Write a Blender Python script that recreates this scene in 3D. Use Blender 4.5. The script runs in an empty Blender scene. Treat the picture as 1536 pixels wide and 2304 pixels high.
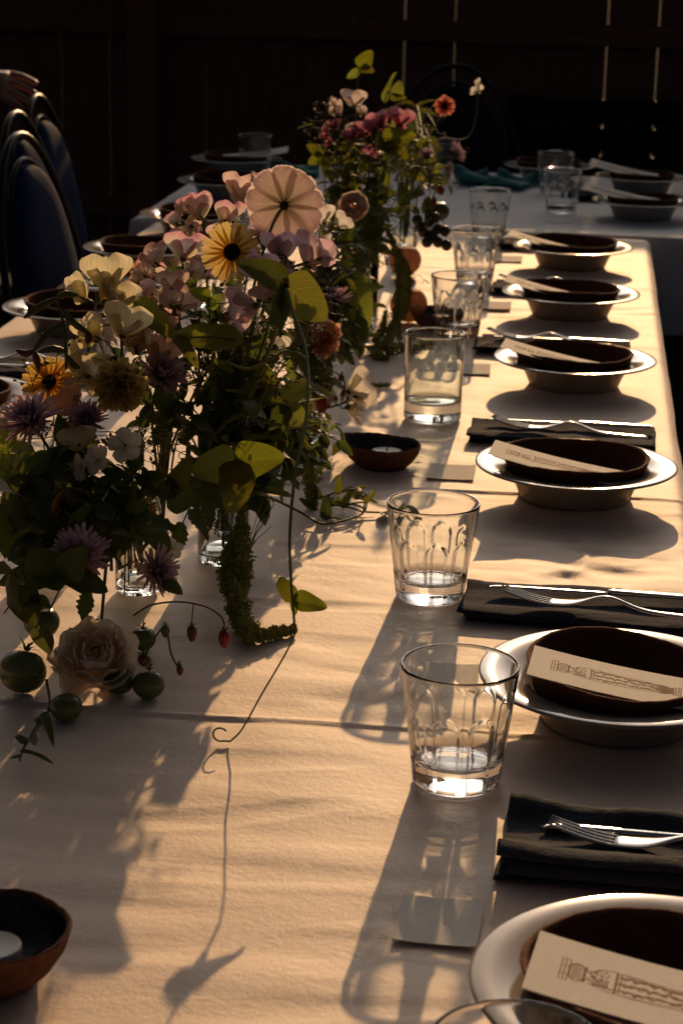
import bpy, math, random
import numpy as np
from math import sin, cos, pi, radians, sqrt, tan, atan2
from mathutils import Vector, Matrix, Quaternion

# ------------------------------------------------------------------ camera, sky, sun, exposure
SC = bpy.context.scene
COL = SC.collection
F_PX, W_PX, H_PX = 4600.0, 1536.0, 2304.0
PITCH, YAW, ROLL = radians(16.3), radians(6.65), radians(1.2)
CAM = Vector((0, 0, 1.40))
T = 0.75                                            # height of the table cloth
FW = Vector((-sin(YAW)*cos(PITCH), cos(YAW)*cos(PITCH), -sin(PITCH)))
R0 = Vector((cos(YAW), sin(YAW), 0)); U0 = R0.cross(FW)
RT = R0*cos(ROLL) + U0*sin(ROLL); UP = -R0*sin(ROLL) + U0*cos(ROLL)
cam = bpy.data.cameras.new('camera'); co = bpy.data.objects.new('camera', cam); COL.objects.link(co)
M = Matrix((RT, UP, -FW)).transposed().to_4x4(); M.translation = CAM; co.matrix_world = M
cam.sensor_fit = 'VERTICAL'; cam.sensor_height = 36; cam.lens = 36*F_PX/H_PX
cam.clip_start = 0.05; cam.clip_end = 2000
cam.dof.use_dof = True; cam.dof.focus_distance = 1.85; cam.dof.aperture_fstop = 15
SC.camera = co

SUN_EL, SUN_AZ = radians(16.4), radians(0.6)       # azimuth from +Y towards +X
world = bpy.data.worlds.new('World'); SC.world = world; world.use_nodes = True
wn = world.node_tree; wn.nodes.clear()
sky = wn.nodes.new('ShaderNodeTexSky'); sky.sky_type = 'NISHITA'; sky.sun_disc = False
sky.sun_elevation = SUN_EL; sky.sun_rotation = SUN_AZ
sky.air_density = 0.18; sky.dust_density = 10.0; sky.ozone_density = 0.0
bg = wn.nodes.new('ShaderNodeBackground'); bg.inputs['Strength'].default_value = 0.05
wo = wn.nodes.new('ShaderNodeOutputWorld')
wn.links.new(sky.outputs[0], bg.inputs['Color']); wn.links.new(bg.outputs[0], wo.inputs['Surface'])
sl = bpy.data.lights.new('sun', 'SUN'); so = bpy.data.objects.new('sun', sl); COL.objects.link(so)
sl.energy = 3.6; sl.angle = radians(0.5); sl.color = (1.0, 0.585, 0.262)
sdir = Vector((sin(SUN_AZ)*cos(SUN_EL), cos(SUN_AZ)*cos(SUN_EL), sin(SUN_EL)))
so.rotation_euler = (-sdir).to_track_quat('-Z', 'Y').to_euler(); so.location = (0, 20, 8)
try: sl.cycles.is_caustics_light = True
except Exception as e: print('caustics light', e)
SC.view_settings.view_transform = 'Standard'; SC.view_settings.look = 'None'
SC.view_settings.exposure = -0.30; SC.view_settings.gamma = 1
SC.render.engine = 'CYCLES'
cy = SC.cycles
cy.max_bounces = 14; cy.transmission_bounces = 14; cy.glossy_bounces = 6; cy.diffuse_bounces = 3; cy.transparent_max_bounces = 12
cy.caustics_refractive = True; cy.caustics_reflective = False; cy.blur_glossy = 0.3
cy.sample_clamp_indirect = 12.0; cy.use_denoising = True
try: cy.denoiser = 'OPENIMAGEDENOISE'; cy.denoising_prefilter = 'ACCURATE'
except Exception: pass

# ------------------------------------------------------------------ helpers
def ray(px, py): return FW + RT*((px-W_PX/2)/F_PX) - UP*((py-H_PX/2)/F_PX)
def on(px, py, z=T):                                # the point of a level plane seen at a pixel of the photograph
    d = ray(px, py); return CAM + d*((z-CAM.z)/d.z)
def at(px, py, y):                                  # the point of an upright plane across the table
    d = ray(px, py); return CAM + d*(y/d.y)

class MB:
    def __init__(s): s.v = []; s.f = []; s.uv = []
    def grid(s, P, cu=False, cv=False, flip=False):
        P = np.asarray(P, float); nu, nv = P.shape[:2]; b = len(s.v)
        s.v += [tuple(q) for q in P.reshape(-1, 3)]
        s.uv += [(i/(nu-1 if nu > 1 else 1), j/(nv-1 if nv > 1 else 1)) for i in range(nu) for j in range(nv)]
        for i in range(nu if cu else nu-1):
            for j in range(nv if cv else nv-1):
                a = b+i*nv+j; c = b+((i+1) % nu)*nv+j; d = b+((i+1) % nu)*nv+(j+1) % nv; e = b+i*nv+(j+1) % nv
                s.f.append((a, e, d, c) if flip else (a, c, d, e))
        return s
    def add(s, verts, faces):
        b = len(s.v); s.v += [tuple(q) for q in verts]; s.uv += [(0.5, 0.5)]*len(verts)
        s.f += [tuple(b+i for i in f) for f in faces]; return s
    def fan(s, idx, c):
        k = len(s.v); s.v.append(tuple(c)); s.uv.append((0, .5))
        for i in range(len(idx)): s.f.append((idx[i], idx[(i+1) % len(idx)], k))
    def lathe(s, prof, n=48, fn=None):              # profile of (r, z); fn(r, z, a) may bend the radius
        P = [[((fn(r, z, 2*pi*j/n) if fn else r)*cos(2*pi*j/n), (fn(r, z, 2*pi*j/n) if fn else r)*sin(2*pi*j/n), z) for j in range(n)] for r, z in prof]
        return s.grid(P, cv=True, flip=True)
    def tube(s, pts, r, n=6, caps=True):
        pts = [Vector(p) for p in pts]; m = len(pts)
        rs = r if hasattr(r, '__len__') else [r]*m
        t = [(pts[min(i+1, m-1)]-pts[max(i-1, 0)]).normalized() for i in range(m)]
        a = Vector((0, 0, 1)) if abs(t[0].z) < .9 else Vector((1, 0, 0))
        u = (a - t[0]*a.dot(t[0])).normalized(); P = []
        for i in range(m):
            u = (u - t[i]*u.dot(t[i])).normalized(); w = t[i].cross(u)
            P.append([tuple(pts[i] + (u*cos(2*pi*j/n) + w*sin(2*pi*j/n))*rs[i]) for j in range(n)])
        b = len(s.v); s.grid(P, cv=True, flip=True)
        if caps:
            s.f.append(tuple(b+j for j in range(n))); s.f.append(tuple(b+(m-1)*n+n-1-j for j in range(n)))
        return s
    def box(s, lo, hi):
        x0, y0, z0 = lo; x1, y1, z1 = hi
        return s.add([(x0,y0,z0),(x1,y0,z0),(x1,y1,z0),(x0,y1,z0),(x0,y0,z1),(x1,y0,z1),(x1,y1,z1),(x0,y1,z1)],
                     [(0,3,2,1),(4,5,6,7),(0,1,5,4),(1,2,6,5),(2,3,7,6),(3,0,4,7)])
    def mesh(s, name, mat, smooth=True):
        m = bpy.data.meshes.new(name); m.from_pydata(s.v, [], s.f)
        ul = m.uv_layers.new(name='UVMap'); li = np.empty(len(m.loops), np.int32); m.loops.foreach_get('vertex_index', li)
        ul.data.foreach_set('uv', np.array(s.uv, np.float32)[li].ravel())
        m.polygons.foreach_set('use_smooth', [smooth]*len(m.polygons))
        if mat: m.materials.append(mat)
        m.update(); return m
    def build(s, name, mat, parent=None, smooth=True): return obj(name, s.mesh(name, mat, smooth), parent)

def obj(name, mesh, parent=None, mw=None):
    o = bpy.data.objects.new(name, mesh); COL.objects.link(o)
    if parent is not None: o.parent = parent
    if mw is not None: o.matrix_basis = mw
    return o
def tag(o, label=None, cat=None, group=None, kind=None):
    for k, v in (('label', label), ('category', cat), ('group', group), ('kind', kind)):
        if v: o[k] = v
    return o
def thing(name, label, cat, loc=(0, 0, 0), rz=0, group=None):
    o = bpy.data.objects.new(name, None); COL.objects.link(o); o.empty_display_size = .05
    o.location = loc; o.rotation_euler = (0, 0, rz); return tag(o, label, cat, group)
KIDS = {}
def kids(o): return [c for c in bpy.data.objects if c.parent == o]
def dup(o, parent=None):                            # a copy of a thing with copies of its parts and sub-parts
    c = o.copy(); COL.objects.link(c); c.parent = parent
    for ch in kids(o): dup(ch, c)
    return c
def place(o, loc, rz=0, label=None, s=1):
    o.location = loc; o.rotation_euler = (0, 0, rz); o.scale = (s, s, s)
    if label: o['label'] = label
    return o
def bez(a, b, c, d, n=14):
    a, b, c, d = map(Vector, (a, b, c, d)); out = []
    for i in range(n):
        t = i/(n-1); out.append(a*(1-t)**3 + b*3*t*(1-t)**2 + c*3*t*t*(1-t) + d*t**3)
    return out
def spline(P, n=8):                                 # Catmull-Rom through points
    P = [Vector(p) for p in P]; Q = [2*P[0]-P[1]] + P + [2*P[-1]-P[-2]]; out = []
    for i in range(1, len(Q)-2):
        for k in range(n):
            t = k/n; a, b, c, d = Q[i-1:i+3]
            out.append(.5*(2*b + (c-a)*t + (2*a-5*b+4*c-d)*t*t + (3*b-a-3*c+d)*t**3))
    return out + [P[-1]]
def frame(z, x=None):                               # rotation whose +Z looks along z and +X leans to x
    z = Vector(z).normalized(); x = Vector(x) if x is not None else Vector((0, 0, 1))
    if abs(z.dot(x.normalized())) > .98: x = Vector((1, 0.1, 0))
    x = (x - z*x.dot(z)).normalized(); y = z.cross(x)
    return Matrix((x, y, z)).transposed().to_4x4()
def vnoise(x, y, seed=0):                           # smooth value noise on numpy arrays
    xi = np.floor(x).astype(np.int64); yi = np.floor(y).astype(np.int64); fx = x-xi; fy = y-yi
    def h(a, b):
        n = (a*374761393 + b*668265263 + seed*982451653) & 0x7fffffff
        n = ((n ^ (n >> 13))*1274126177) & 0x7fffffff
        return ((n ^ (n >> 16)) & 0xffff)/65535.0*2-1
    sx = fx*fx*fx*(fx*(fx*6-15)+10); sy = fy*fy*fy*(fy*(fy*6-15)+10)
    return (h(xi, yi)*(1-sx)+h(xi+1, yi)*sx)*(1-sy) + (h(xi, yi+1)*(1-sx)+h(xi+1, yi+1)*sx)*sy

# ------------------------------------------------------------------ materials
def newmat(name):
    m = bpy.data.materials.new(name); m.use_nodes = True; nt = m.node_tree; nt.nodes.clear()
    out = nt.nodes.new('ShaderNodeOutputMaterial'); return m, nt, out
def N(nt, t, **kw):
    n = nt.nodes.new(t)
    for k, v in kw.items():
        if k in n.inputs: n.inputs[k].default_value = v
        else: setattr(n, k, v)
    return n
def rgb(c): return (c[0], c[1], c[2], 1)
def pm(name, c1, c2=None, rough=.6, scale=20, bump=0, bscale=None, spec=.5, metal=0, sheen=0, coat=0, stretch=(1, 1, 1), detail=4, sss=0):
    m, nt, out = newmat(name); L = nt.links.new
    b = N(nt, 'ShaderNodeBsdfPrincipled', Roughness=rough, Metallic=metal)
    b.inputs['Specular IOR Level'].default_value = spec; b.inputs['Sheen Weight'].default_value = sheen
    b.inputs['Coat Weight'].default_value = coat
    if sss:
        b.inputs['Subsurface Weight'].default_value = sss; b.inputs['Subsurface Radius'].default_value = (.008, .004, .002)
    tc = N(nt, 'ShaderNodeTexCoord'); mp = N(nt, 'ShaderNodeMapping'); mp.inputs['Scale'].default_value = stretch
    L(tc.outputs['Object'], mp.inputs['Vector'])
    n1 = N(nt, 'ShaderNodeTexNoise', Scale=scale, Detail=detail); L(mp.outputs[0], n1.inputs['Vector'])
    mx = N(nt, 'ShaderNodeMix', data_type='RGBA'); mx.inputs['A'].default_value = rgb(c1); mx.inputs['B'].default_value = rgb(c2 or c1)
    rp = N(nt, 'ShaderNodeMapRange'); rp.inputs['From Min'].default_value = .32; rp.inputs['From Max'].default_value = .68
    L(n1.outputs['Fac'], rp.inputs['Value']); L(rp.outputs[0], mx.inputs['Factor'])
    L(mx.outputs['Result'], b.inputs['Base Color'])
    if bump:
        n2 = N(nt, 'ShaderNodeTexNoise', Scale=bscale or scale*4, Detail=5); L(mp.outputs[0], n2.inputs['Vector'])
        bp = N(nt, 'ShaderNodeBump', Strength=bump, Distance=.004); L(n2.outputs['Fac'], bp.inputs['Height']); L(bp.outputs[0], b.inputs['Normal'])
    L(b.outputs[0], out.inputs['Surface']); return m
def petal_mat(name, base, tip, edge=None, trans=.66, rough=.55, vein=.28):
    m, nt, out = newmat(name); L = nt.links.new
    uv = N(nt, 'ShaderNodeUVMap'); sp = N(nt, 'ShaderNodeSeparateXYZ'); L(uv.outputs[0], sp.inputs[0])
    rmp = N(nt, 'ShaderNodeValToRGB'); e = rmp.color_ramp.elements
    e[0].color = rgb(base); e[0].position = .05; e[1].color = rgb(tip); e[1].position = .55
    if edge: k = e.new(.97); k.color = rgb(edge)
    L(sp.outputs[0], rmp.inputs[0])
    mp = N(nt, 'ShaderNodeMapping'); mp.inputs['Scale'].default_value = (1.6, 26, 1); L(uv.outputs[0], mp.inputs[0])
    ns = N(nt, 'ShaderNodeTexNoise', Scale=1.0, Detail=3); L(mp.outputs[0], ns.inputs['Vector'])
    oi = N(nt, 'ShaderNodeObjectInfo')
    hs = N(nt, 'ShaderNodeHueSaturation'); L(rmp.outputs[0], hs.inputs['Color'])
    ma = N(nt, 'ShaderNodeMapRange'); ma.inputs['From Min'].default_value = .3; ma.inputs['From Max'].default_value = .7
    ma.inputs['To Min'].default_value = 1-vein; ma.inputs['To Max'].default_value = 1.05; L(ns.outputs['Fac'], ma.inputs[0])
    L(ma.outputs[0], hs.inputs['Value'])
    mh = N(nt, 'ShaderNodeMapRange'); mh.inputs['To Min'].default_value = .49; mh.inputs['To Max'].default_value = .51; L(oi.outputs['Random'], mh.inputs[0]); L(mh.outputs[0], hs.inputs['Hue'])
    b = N(nt, 'ShaderNodeBsdfPrincipled', Roughness=rough); b.inputs['Specular IOR Level'].default_value = .25
    tr = N(nt, 'ShaderNodeBsdfTranslucent'); ms = N(nt, 'ShaderNodeMixShader'); ms.inputs[0].default_value = trans
    L(hs.outputs[0], b.inputs['Base Color']); L(hs.outputs[0], tr.inputs['Color'])
    bp = N(nt, 'ShaderNodeBump', Strength=.35, Distance=.001); L(ns.outputs['Fac'], bp.inputs['Height'])
    L(bp.outputs[0], b.inputs['Normal']); L(bp.outputs[0], tr.inputs['Normal'])
    L(b.outputs[0], ms.inputs[1]); L(tr.outputs[0], ms.inputs[2]); L(ms.outputs[0], out.inputs['Surface']); return m
def leaf_mat(name, c, t, trans=.45):
    m, nt, out = newmat(name); L = nt.links.new
    uv = N(nt, 'ShaderNodeUVMap'); sp = N(nt, 'ShaderNodeSeparateXYZ'); L(uv.outputs[0], sp.inputs[0])
    # side veins: a wave running out from the midrib at a slant
    av = N(nt, 'ShaderNodeMath', operation='SUBTRACT'); L(sp.outputs[1], av.inputs[0]); av.inputs[1].default_value = .5
    ab = N(nt, 'ShaderNodeMath', operation='ABSOLUTE'); L(av.outputs[0], ab.inputs[0])
    sl_ = N(nt, 'ShaderNodeMath', operation='MULTIPLY_ADD'); L(ab.outputs[0], sl_.inputs[0]); sl_.inputs[1].default_value = -.7; L(sp.outputs[0], sl_.inputs[2])
    fr = N(nt, 'ShaderNodeMath', operation='MULTIPLY'); L(sl_.outputs[0], fr.inputs[0]); fr.inputs[1].default_value = 46
    sn = N(nt, 'ShaderNodeMath', operation='SINE'); L(fr.outputs[0], sn.inputs[0])
    v1 = N(nt, 'ShaderNodeMapRange'); v1.inputs['From Min'].default_value = .9; v1.inputs['From Max'].default_value = 1; L(sn.outputs[0], v1.inputs[0])
    v2 = N(nt, 'ShaderNodeMapRange'); v2.inputs['From Min'].default_value = .03; v2.inputs['From Max'].default_value = .008; L(ab.outputs[0], v2.inputs[0])
    vm = N(nt, 'ShaderNodeMath', operation='MAXIMUM'); L(v1.outputs[0], vm.inputs[0]); L(v2.outputs[0], vm.inputs[1])
    tc = N(nt, 'ShaderNodeTexCoord'); ns = N(nt, 'ShaderNodeTexNoise', Scale=60, Detail=4); L(tc.outputs['Object'], ns.inputs['Vector'])
    oi = N(nt, 'ShaderNodeObjectInfo')
    def col(c):
        a = N(nt, 'ShaderNodeMix', data_type='RGBA'); a.inputs['A'].default_value = rgb(c); a.inputs['B'].default_value = rgb([x*1.5+.01 for x in c])
        k = N(nt, 'ShaderNodeMath', operation='MULTIPLY'); k.inputs[1].default_value = .55; L(vm.outputs[0], k.inputs[0]); L(k.outputs[0], a.inputs['Factor'])
        h = N(nt, 'ShaderNodeHueSaturation'); L(a.outputs['Result'], h.inputs['Color'])
        q = N(nt, 'ShaderNodeMath', operation='MULTIPLY_ADD'); L(ns.outputs['Fac'], q.inputs[0]); q.inputs[1].default_value = .7
        z = N(nt, 'ShaderNodeMath', operation='MULTIPLY_ADD'); L(oi.outputs['Random'], z.inputs[0]); z.inputs[1].default_value = .5; z.inputs[2].default_value = .4
        L(z.outputs[0], q.inputs[2]); L(q.outputs[0], h.inputs['Value'])
        g = N(nt, 'ShaderNodeMapRange'); g.inputs['To Min'].default_value = .475; g.inputs['To Max'].default_value = .515; L(oi.outputs['Random'], g.inputs[0]); L(g.outputs[0], h.inputs['Hue'])
        return h.outputs[0]
    b = N(nt, 'ShaderNodeBsdfPrincipled', Roughness=.5); b.inputs['Specular IOR Level'].default_value = .35
    tr = N(nt, 'ShaderNodeBsdfTranslucent'); ms = N(nt, 'ShaderNodeMixShader'); ms.inputs[0].default_value = trans
    L(col(c), b.inputs['Base Color']); L(col(t), tr.inputs['Color'])
    bp = N(nt, 'ShaderNodeBump', Strength=.5, Distance=.001); L(vm.outputs[0], bp.inputs['Height']); L(bp.outputs[0], b.inputs['Normal'])
    L(b.outputs[0], ms.inputs[1]); L(tr.outputs[0], ms.inputs[2]); L(ms.outputs[0], out.inputs['Surface']); return m
def glass_mat(name, c=(.97, .985, .98), rough=0.0, ior=1.5):
    m, nt, out = newmat(name)
    g = N(nt, 'ShaderNodeBsdfPrincipled', Roughness=rough, IOR=ior); g.inputs['Base Color'].default_value = rgb(c)
    g.inputs['Transmission Weight'].default_value = 1
    nt.links.new(g.outputs[0], out.inputs['Surface']); return m
def cloth_mat(name, c1, c2, weave=900, sheen=.3, bump=.12, rough=.75, spec=.35):
    m, nt, out = newmat(name); L = nt.links.new
    b = N(nt, 'ShaderNodeBsdfPrincipled', Roughness=rough); b.inputs['Specular IOR Level'].default_value = spec
    b.inputs['Sheen Weight'].default_value = sheen; b.inputs['Sheen Roughness'].default_value = .45
    tc = N(nt, 'ShaderNodeTexCoord'); mp = N(nt, 'ShaderNodeMapping'); mp.inputs['Scale'].default_value = (.8, 1, 1); L(tc.outputs['Object'], mp.inputs[0])
    n0 = N(nt, 'ShaderNodeTexNoise', Scale=7, Detail=5); L(tc.outputs['Object'], n0.inputs['Vector'])
    mx = N(nt, 'ShaderNodeMix', data_type='RGBA'); mx.inputs['A'].default_value = rgb(c1); mx.inputs['B'].default_value = rgb(c2); L(n0.outputs['Fac'], mx.inputs['Factor'])
    L(mx.outputs['Result'], b.inputs['Base Color'])
    n1 = N(nt, 'ShaderNodeTexNoise', Scale=weave, Detail=3); L(mp.outputs[0], n1.inputs['Vector'])
    n2 = N(nt, 'ShaderNodeTexNoise', Scale=weave*.22, Detail=4); L(mp.outputs[0], n2.inputs['Vector'])
    ad = N(nt, 'ShaderNodeMath', operation='MULTIPLY_ADD'); L(n2.outputs['Fac'], ad.inputs[0]); ad.inputs[1].default_value = 1.3; L(n1.outputs['Fac'], ad.inputs[2])
    bp = N(nt, 'ShaderNodeBump', Strength=bump, Distance=.002); L(ad.outputs[0], bp.inputs['Height']); L(bp.outputs[0], b.inputs['Normal'])
    L(b.outputs[0], out.inputs['Surface']); return m

MT = {}
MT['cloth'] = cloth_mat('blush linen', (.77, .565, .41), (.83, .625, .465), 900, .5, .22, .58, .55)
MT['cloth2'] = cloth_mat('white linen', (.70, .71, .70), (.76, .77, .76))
MT['napkin'] = cloth_mat('charcoal napkin', (.034, .038, .048), (.052, .058, .070), 700, .05, .6, .9, .15)
MT['navy'] = cloth_mat('navy napkin', (.012, .017, .040), (.020, .028, .058), 700, .02, .5, .9, .12)
MT['teal'] = cloth_mat('teal cloth', (.03, .22, .20), (.05, .32, .29), 700, .2, .3)
MT['denim'] = cloth_mat('blue upholstery', (.008, .022, .078), (.012, .030, .095), 700, .0, .3, .8, .08)
MT['dark_denim'] = cloth_mat('dark navy upholstery', (.004, .006, .014), (.007, .009, .02), 700, .1, .2)
MT['glass'] = glass_mat('clear glass')
MT['green_glass'] = glass_mat('greenish glass', (.93, .975, .95))
MT['water'] = glass_mat('water', (.98, .99, .98), 0, 1.33)
MT['plate'] = pm('cream stoneware glaze', (.30, .26, .205), (.355, .31, .248), .12, 25, 0, 300, .3)
MT['plate_white'] = pm('white stoneware glaze', (.30, .30, .285), (.36, .36, .34), .12, 25, 0, 300, .3)
MT['clay'] = pm('dark brown clay', (.095, .036, .021), (.16, .062, .036), .85, 160, .5, 500, .2)
MT['clay_rim'] = pm('worn rust clay rim', (.16, .065, .035), (.25, .11, .06), .9, 260, .7, 600, .2)
MT['dark_glaze'] = pm('dark wet glaze', (.012, .010, .009), (.030, .022, .016), .18, 120, .4, 180, .6)
MT['wax'] = pm('white wax', (.78, .74, .66), (.82, .78, .70), .4, 40, .1, 60, .4, sss=.3)
MT['wick'] = pm('burnt wick', (.02, .018, .015), (.05, .04, .03), .9, 300)
MT['card'] = pm('cream card', (.82, .77, .67), (.88, .83, .73), .8, 260, .15, 600, .2)
MT['ink'] = pm('brown ink', (.22, .10, .04), (.32, .15, .06), .8, 400, .1, 900, .15)
MT['pencil'] = pm('grey pencil', (.38, .33, .27), (.45, .40, .33), .8, 400)
MT['steel'] = pm('polished steel', (.58, .57, .55), (.66, .65, .62), .16, 200, .04, 500, .5, 1)
MT['iron'] = pm('black iron', (.006, .006, .006), (.014, .012, .011), .36, 90, .1, 300, .22, 0)
MT['fence'] = pm('dark weathered boards', (.16, .085, .045), (.27, .145, .08), .8, 9, .5, 40, .12, stretch=(14, 14, .7))
MT['rail'] = pm('fence rail wood', (.20, .095, .048), (.30, .15, .08), .75, 9, .4, 40, .15, stretch=(.7, 14, 14))
MT['bench'] = pm('black stained wood', (.004, .0035, .003), (.008, .007, .006), .6, 12, .3, 60, .2, stretch=(1, 10, 10))
MT['patio'] = pm('dark patio earth', (.020, .016, .013), (.035, .028, .022), .95, 6, .5, 80, .1)
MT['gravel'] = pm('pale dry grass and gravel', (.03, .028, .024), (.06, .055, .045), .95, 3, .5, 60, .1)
MT['wood'] = pm('table wood', (.09, .05, .03), (.14, .08, .05), .6, 8, .2, 60, stretch=(1, 1, 8))
MT['skin'] = pm('skin', (.36, .19, .125), (.43, .235, .16), .42, 90, .2, 260, .45, sss=.15)
MT['nail'] = pm('fingernail', (.48, .28, .21), (.52, .31, .24), .25, 60)
MT['stem'] = pm('green stem', (.06, .085, .022), (.10, .12, .035), .55, 60, .2, 200, .3)
MT['stem_gold'] = pm('yellow green stem', (.14, .15, .04), (.20, .19, .055), .55, 60, .2, 200, .3)
MT['stem_red'] = pm('reddish stem', (.14, .06, .035), (.18, .09, .05), .55, 60, .2, 200, .3)
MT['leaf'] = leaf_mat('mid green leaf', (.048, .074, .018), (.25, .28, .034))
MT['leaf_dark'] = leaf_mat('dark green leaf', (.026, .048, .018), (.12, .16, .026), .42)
MT['leaf_lime'] = leaf_mat('lime green leaf', (.055, .075, .012), (.19, .20, .014), .5)
MT['tomato'] = pm('unripe tomato skin', (.075, .105, .030), (.12, .14, .040), .22, 30, .03, 60, .5)
MT['peach'] = pm('peach skin', (.30, .13, .05), (.20, .045, .025), .6, 25, .1, 300, .3, sheen=.3)
MT['strawberry'] = pm('red berry', (.26, .018, .015), (.34, .035, .02), .35, 160, .8, 220, .4)
MT['dark_berry'] = pm('dark green berry', (.035, .042, .018), (.06, .06, .028), .3, 40, .05, 90)
MT['amaranth'] = pm('green amaranth', (.20, .22, .045), (.34, .34, .09), .8, 240, .3, 400, .15)
MT['seed_red'] = pm('dark red pod', (.10, .025, .02), (.15, .04, .03), .5, 80, .1)
MT['centre'] = pm('dark flower centre', (.022, .008, .006), (.06, .022, .012), .9, 300, 1, 700, .1)
MT['centre_gold'] = pm('golden stamens', (.40, .22, .03), (.55, .32, .05), .8, 300, .8, 600, .1)
for n, a in dict(cream=((.62, .52, .22), (.74, .66, .42), (.76, .68, .46)), pink=((.70, .64, .42), (.80, .68, .58), (.76, .36, .42)),
                 blush=((.66, .56, .38), (.78, .62, .53), (.80, .52, .50)), lilac=((.70, .58, .48), (.76, .60, .60), (.70, .44, .56)),
                 magenta=((.40, .14, .14), (.46, .13, .19), (.58, .28, .34)), white=((.66, .62, .40), (.80, .76, .66), (.80, .74, .64)),
                 palepink=((.66, .58, .46), (.80, .68, .62), (.80, .64, .60)), peach=((.60, .36, .16), (.70, .44, .28), (.70, .38, .28)),
                 yellow=((.60, .34, .06), (.66, .46, .13), (.70, .54, .22)), orange=((.56, .23, .03), (.64, .35, .06), (.68, .44, .12)),
                 mum=((.48, .34, .06), (.60, .46, .12), (.62, .50, .18)), aster=((.46, .30, .33), (.50, .33, .41), (.66, .48, .53)),
                 coral=((.55, .12, .05), (.66, .22, .12), (.68, .30, .20)), rose=((.80, .36, .24), (.88, .66, .48), (.90, .78, .60), .5),
                 gardenrose=((.86, .70, .50), (.92, .80, .64), (.92, .84, .72), .55), goldrose=((.55, .28, .04), (.66, .40, .08), (.68, .44, .12))).items():
    MT[n] = petal_mat(n+' petal', *a)

# ------------------------------------------------------------------ the setting: ground, path, fence
tag(MB().grid([[(x, y, 0) for y in (-30, 7.9)] for x in (-40, 40)], flip=False).build('patio', MT['patio'], smooth=False), kind='structure')
tag(MB().grid([[(x, y, -.004) for y in (7.9, 900)] for x in (-500, 500)]).build('ground', MT['gravel'], smooth=False), kind='structure')
FY = 7.7
rng = random.Random(4)
fence = thing('wooden_fence', 'dark board fence running across behind the tables', 'fence', (0, FY, 0))
edges = [-.886+.185*k for k in range(-19, 22)]
gapw = {}
for k, e in enumerate(edges): gapw[k] = rng.choice([.0005, .0008, .0012, .002])
for e_px, g in ((22, .0028), (133, .0016), (351, .0010), (575, .0006), (687, .0004), (799, .0016), (911, .0019), (1022, .0018), (1134, .0004), (1246, .0004), (1365, .0024), (1478, .0022)):
    x = at(e_px, 40, FY).x; k = min(range(len(edges)), key=lambda i: abs(edges[i]-x)); gapw[k] = g
for k in range(len(edges)-1):
    x0 = edges[k]+gapw[k]/2; x1 = edges[k+1]-gapw[k+1]/2; b = MB(); h = 1.72+rng.uniform(-.006, .006)
    b.box((x0, 0, .03), (x1, .018+rng.uniform(0, .003), h))
    for i in range(8):                              # a slight skew of the sawn edge
        v = b.v[i]; b.v[i] = (v[0]+rng.uniform(-.0009, .0009), v[1], v[2])
    b.build('board', MT['fence'], fence, smooth=False)
for z in (.958, .28, 1.56):
    MB().box((edges[0], -.040, z), (edges[-1], -.002, z+.078)).build('rail', MT['rail'], fence, smooth=False)
for x in (-3.87, -1.66, .92, 2.95): MB().box((x-.055, -.13, 0), (x+.055, -.042, 1.74)).build('post', MT['rail'], fence, smooth=False)
MB().box((edges[0], -.05, 1.741), (edges[-1], .04, 1.765)).build('cap_rail', MT['rail'], fence, smooth=False)

# ------------------------------------------------------------------ tables and cloths
XL, XR, YN, YF = -.935, .135, .35, 4.37
def table(name, label, x0, x1, y0, y1):
    t = thing(name, label, 'table', ((x0+x1)/2, (y0+y1)/2, 0)); cx, cy_ = (x0+x1)/2, (y0+y1)/2
    MB().box((x0-cx+.004, y0-cy_+.004, .705), (x1-cx-.004, y1-cy_-.004, .742)).build('tabletop', MT['wood'], t, False)
    for sx in (x0-cx+.07, x1-cx-.07):
        for sy in (y0-cy_+.12, y1-cy_-.12): MB().box((sx-.03, sy-.03, 0), (sx+.03, sy+.03, .704)).build('leg', MT['wood'], t, False)
    return t
table('long_table', 'long dining table under the blush cloth, running away from the viewer', XL, XR, YN, YF)
table('cross_table', 'second dining table under the white cloth, set crosswise at the far end', -1.0, 1.9, 4.41, 5.48)

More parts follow.
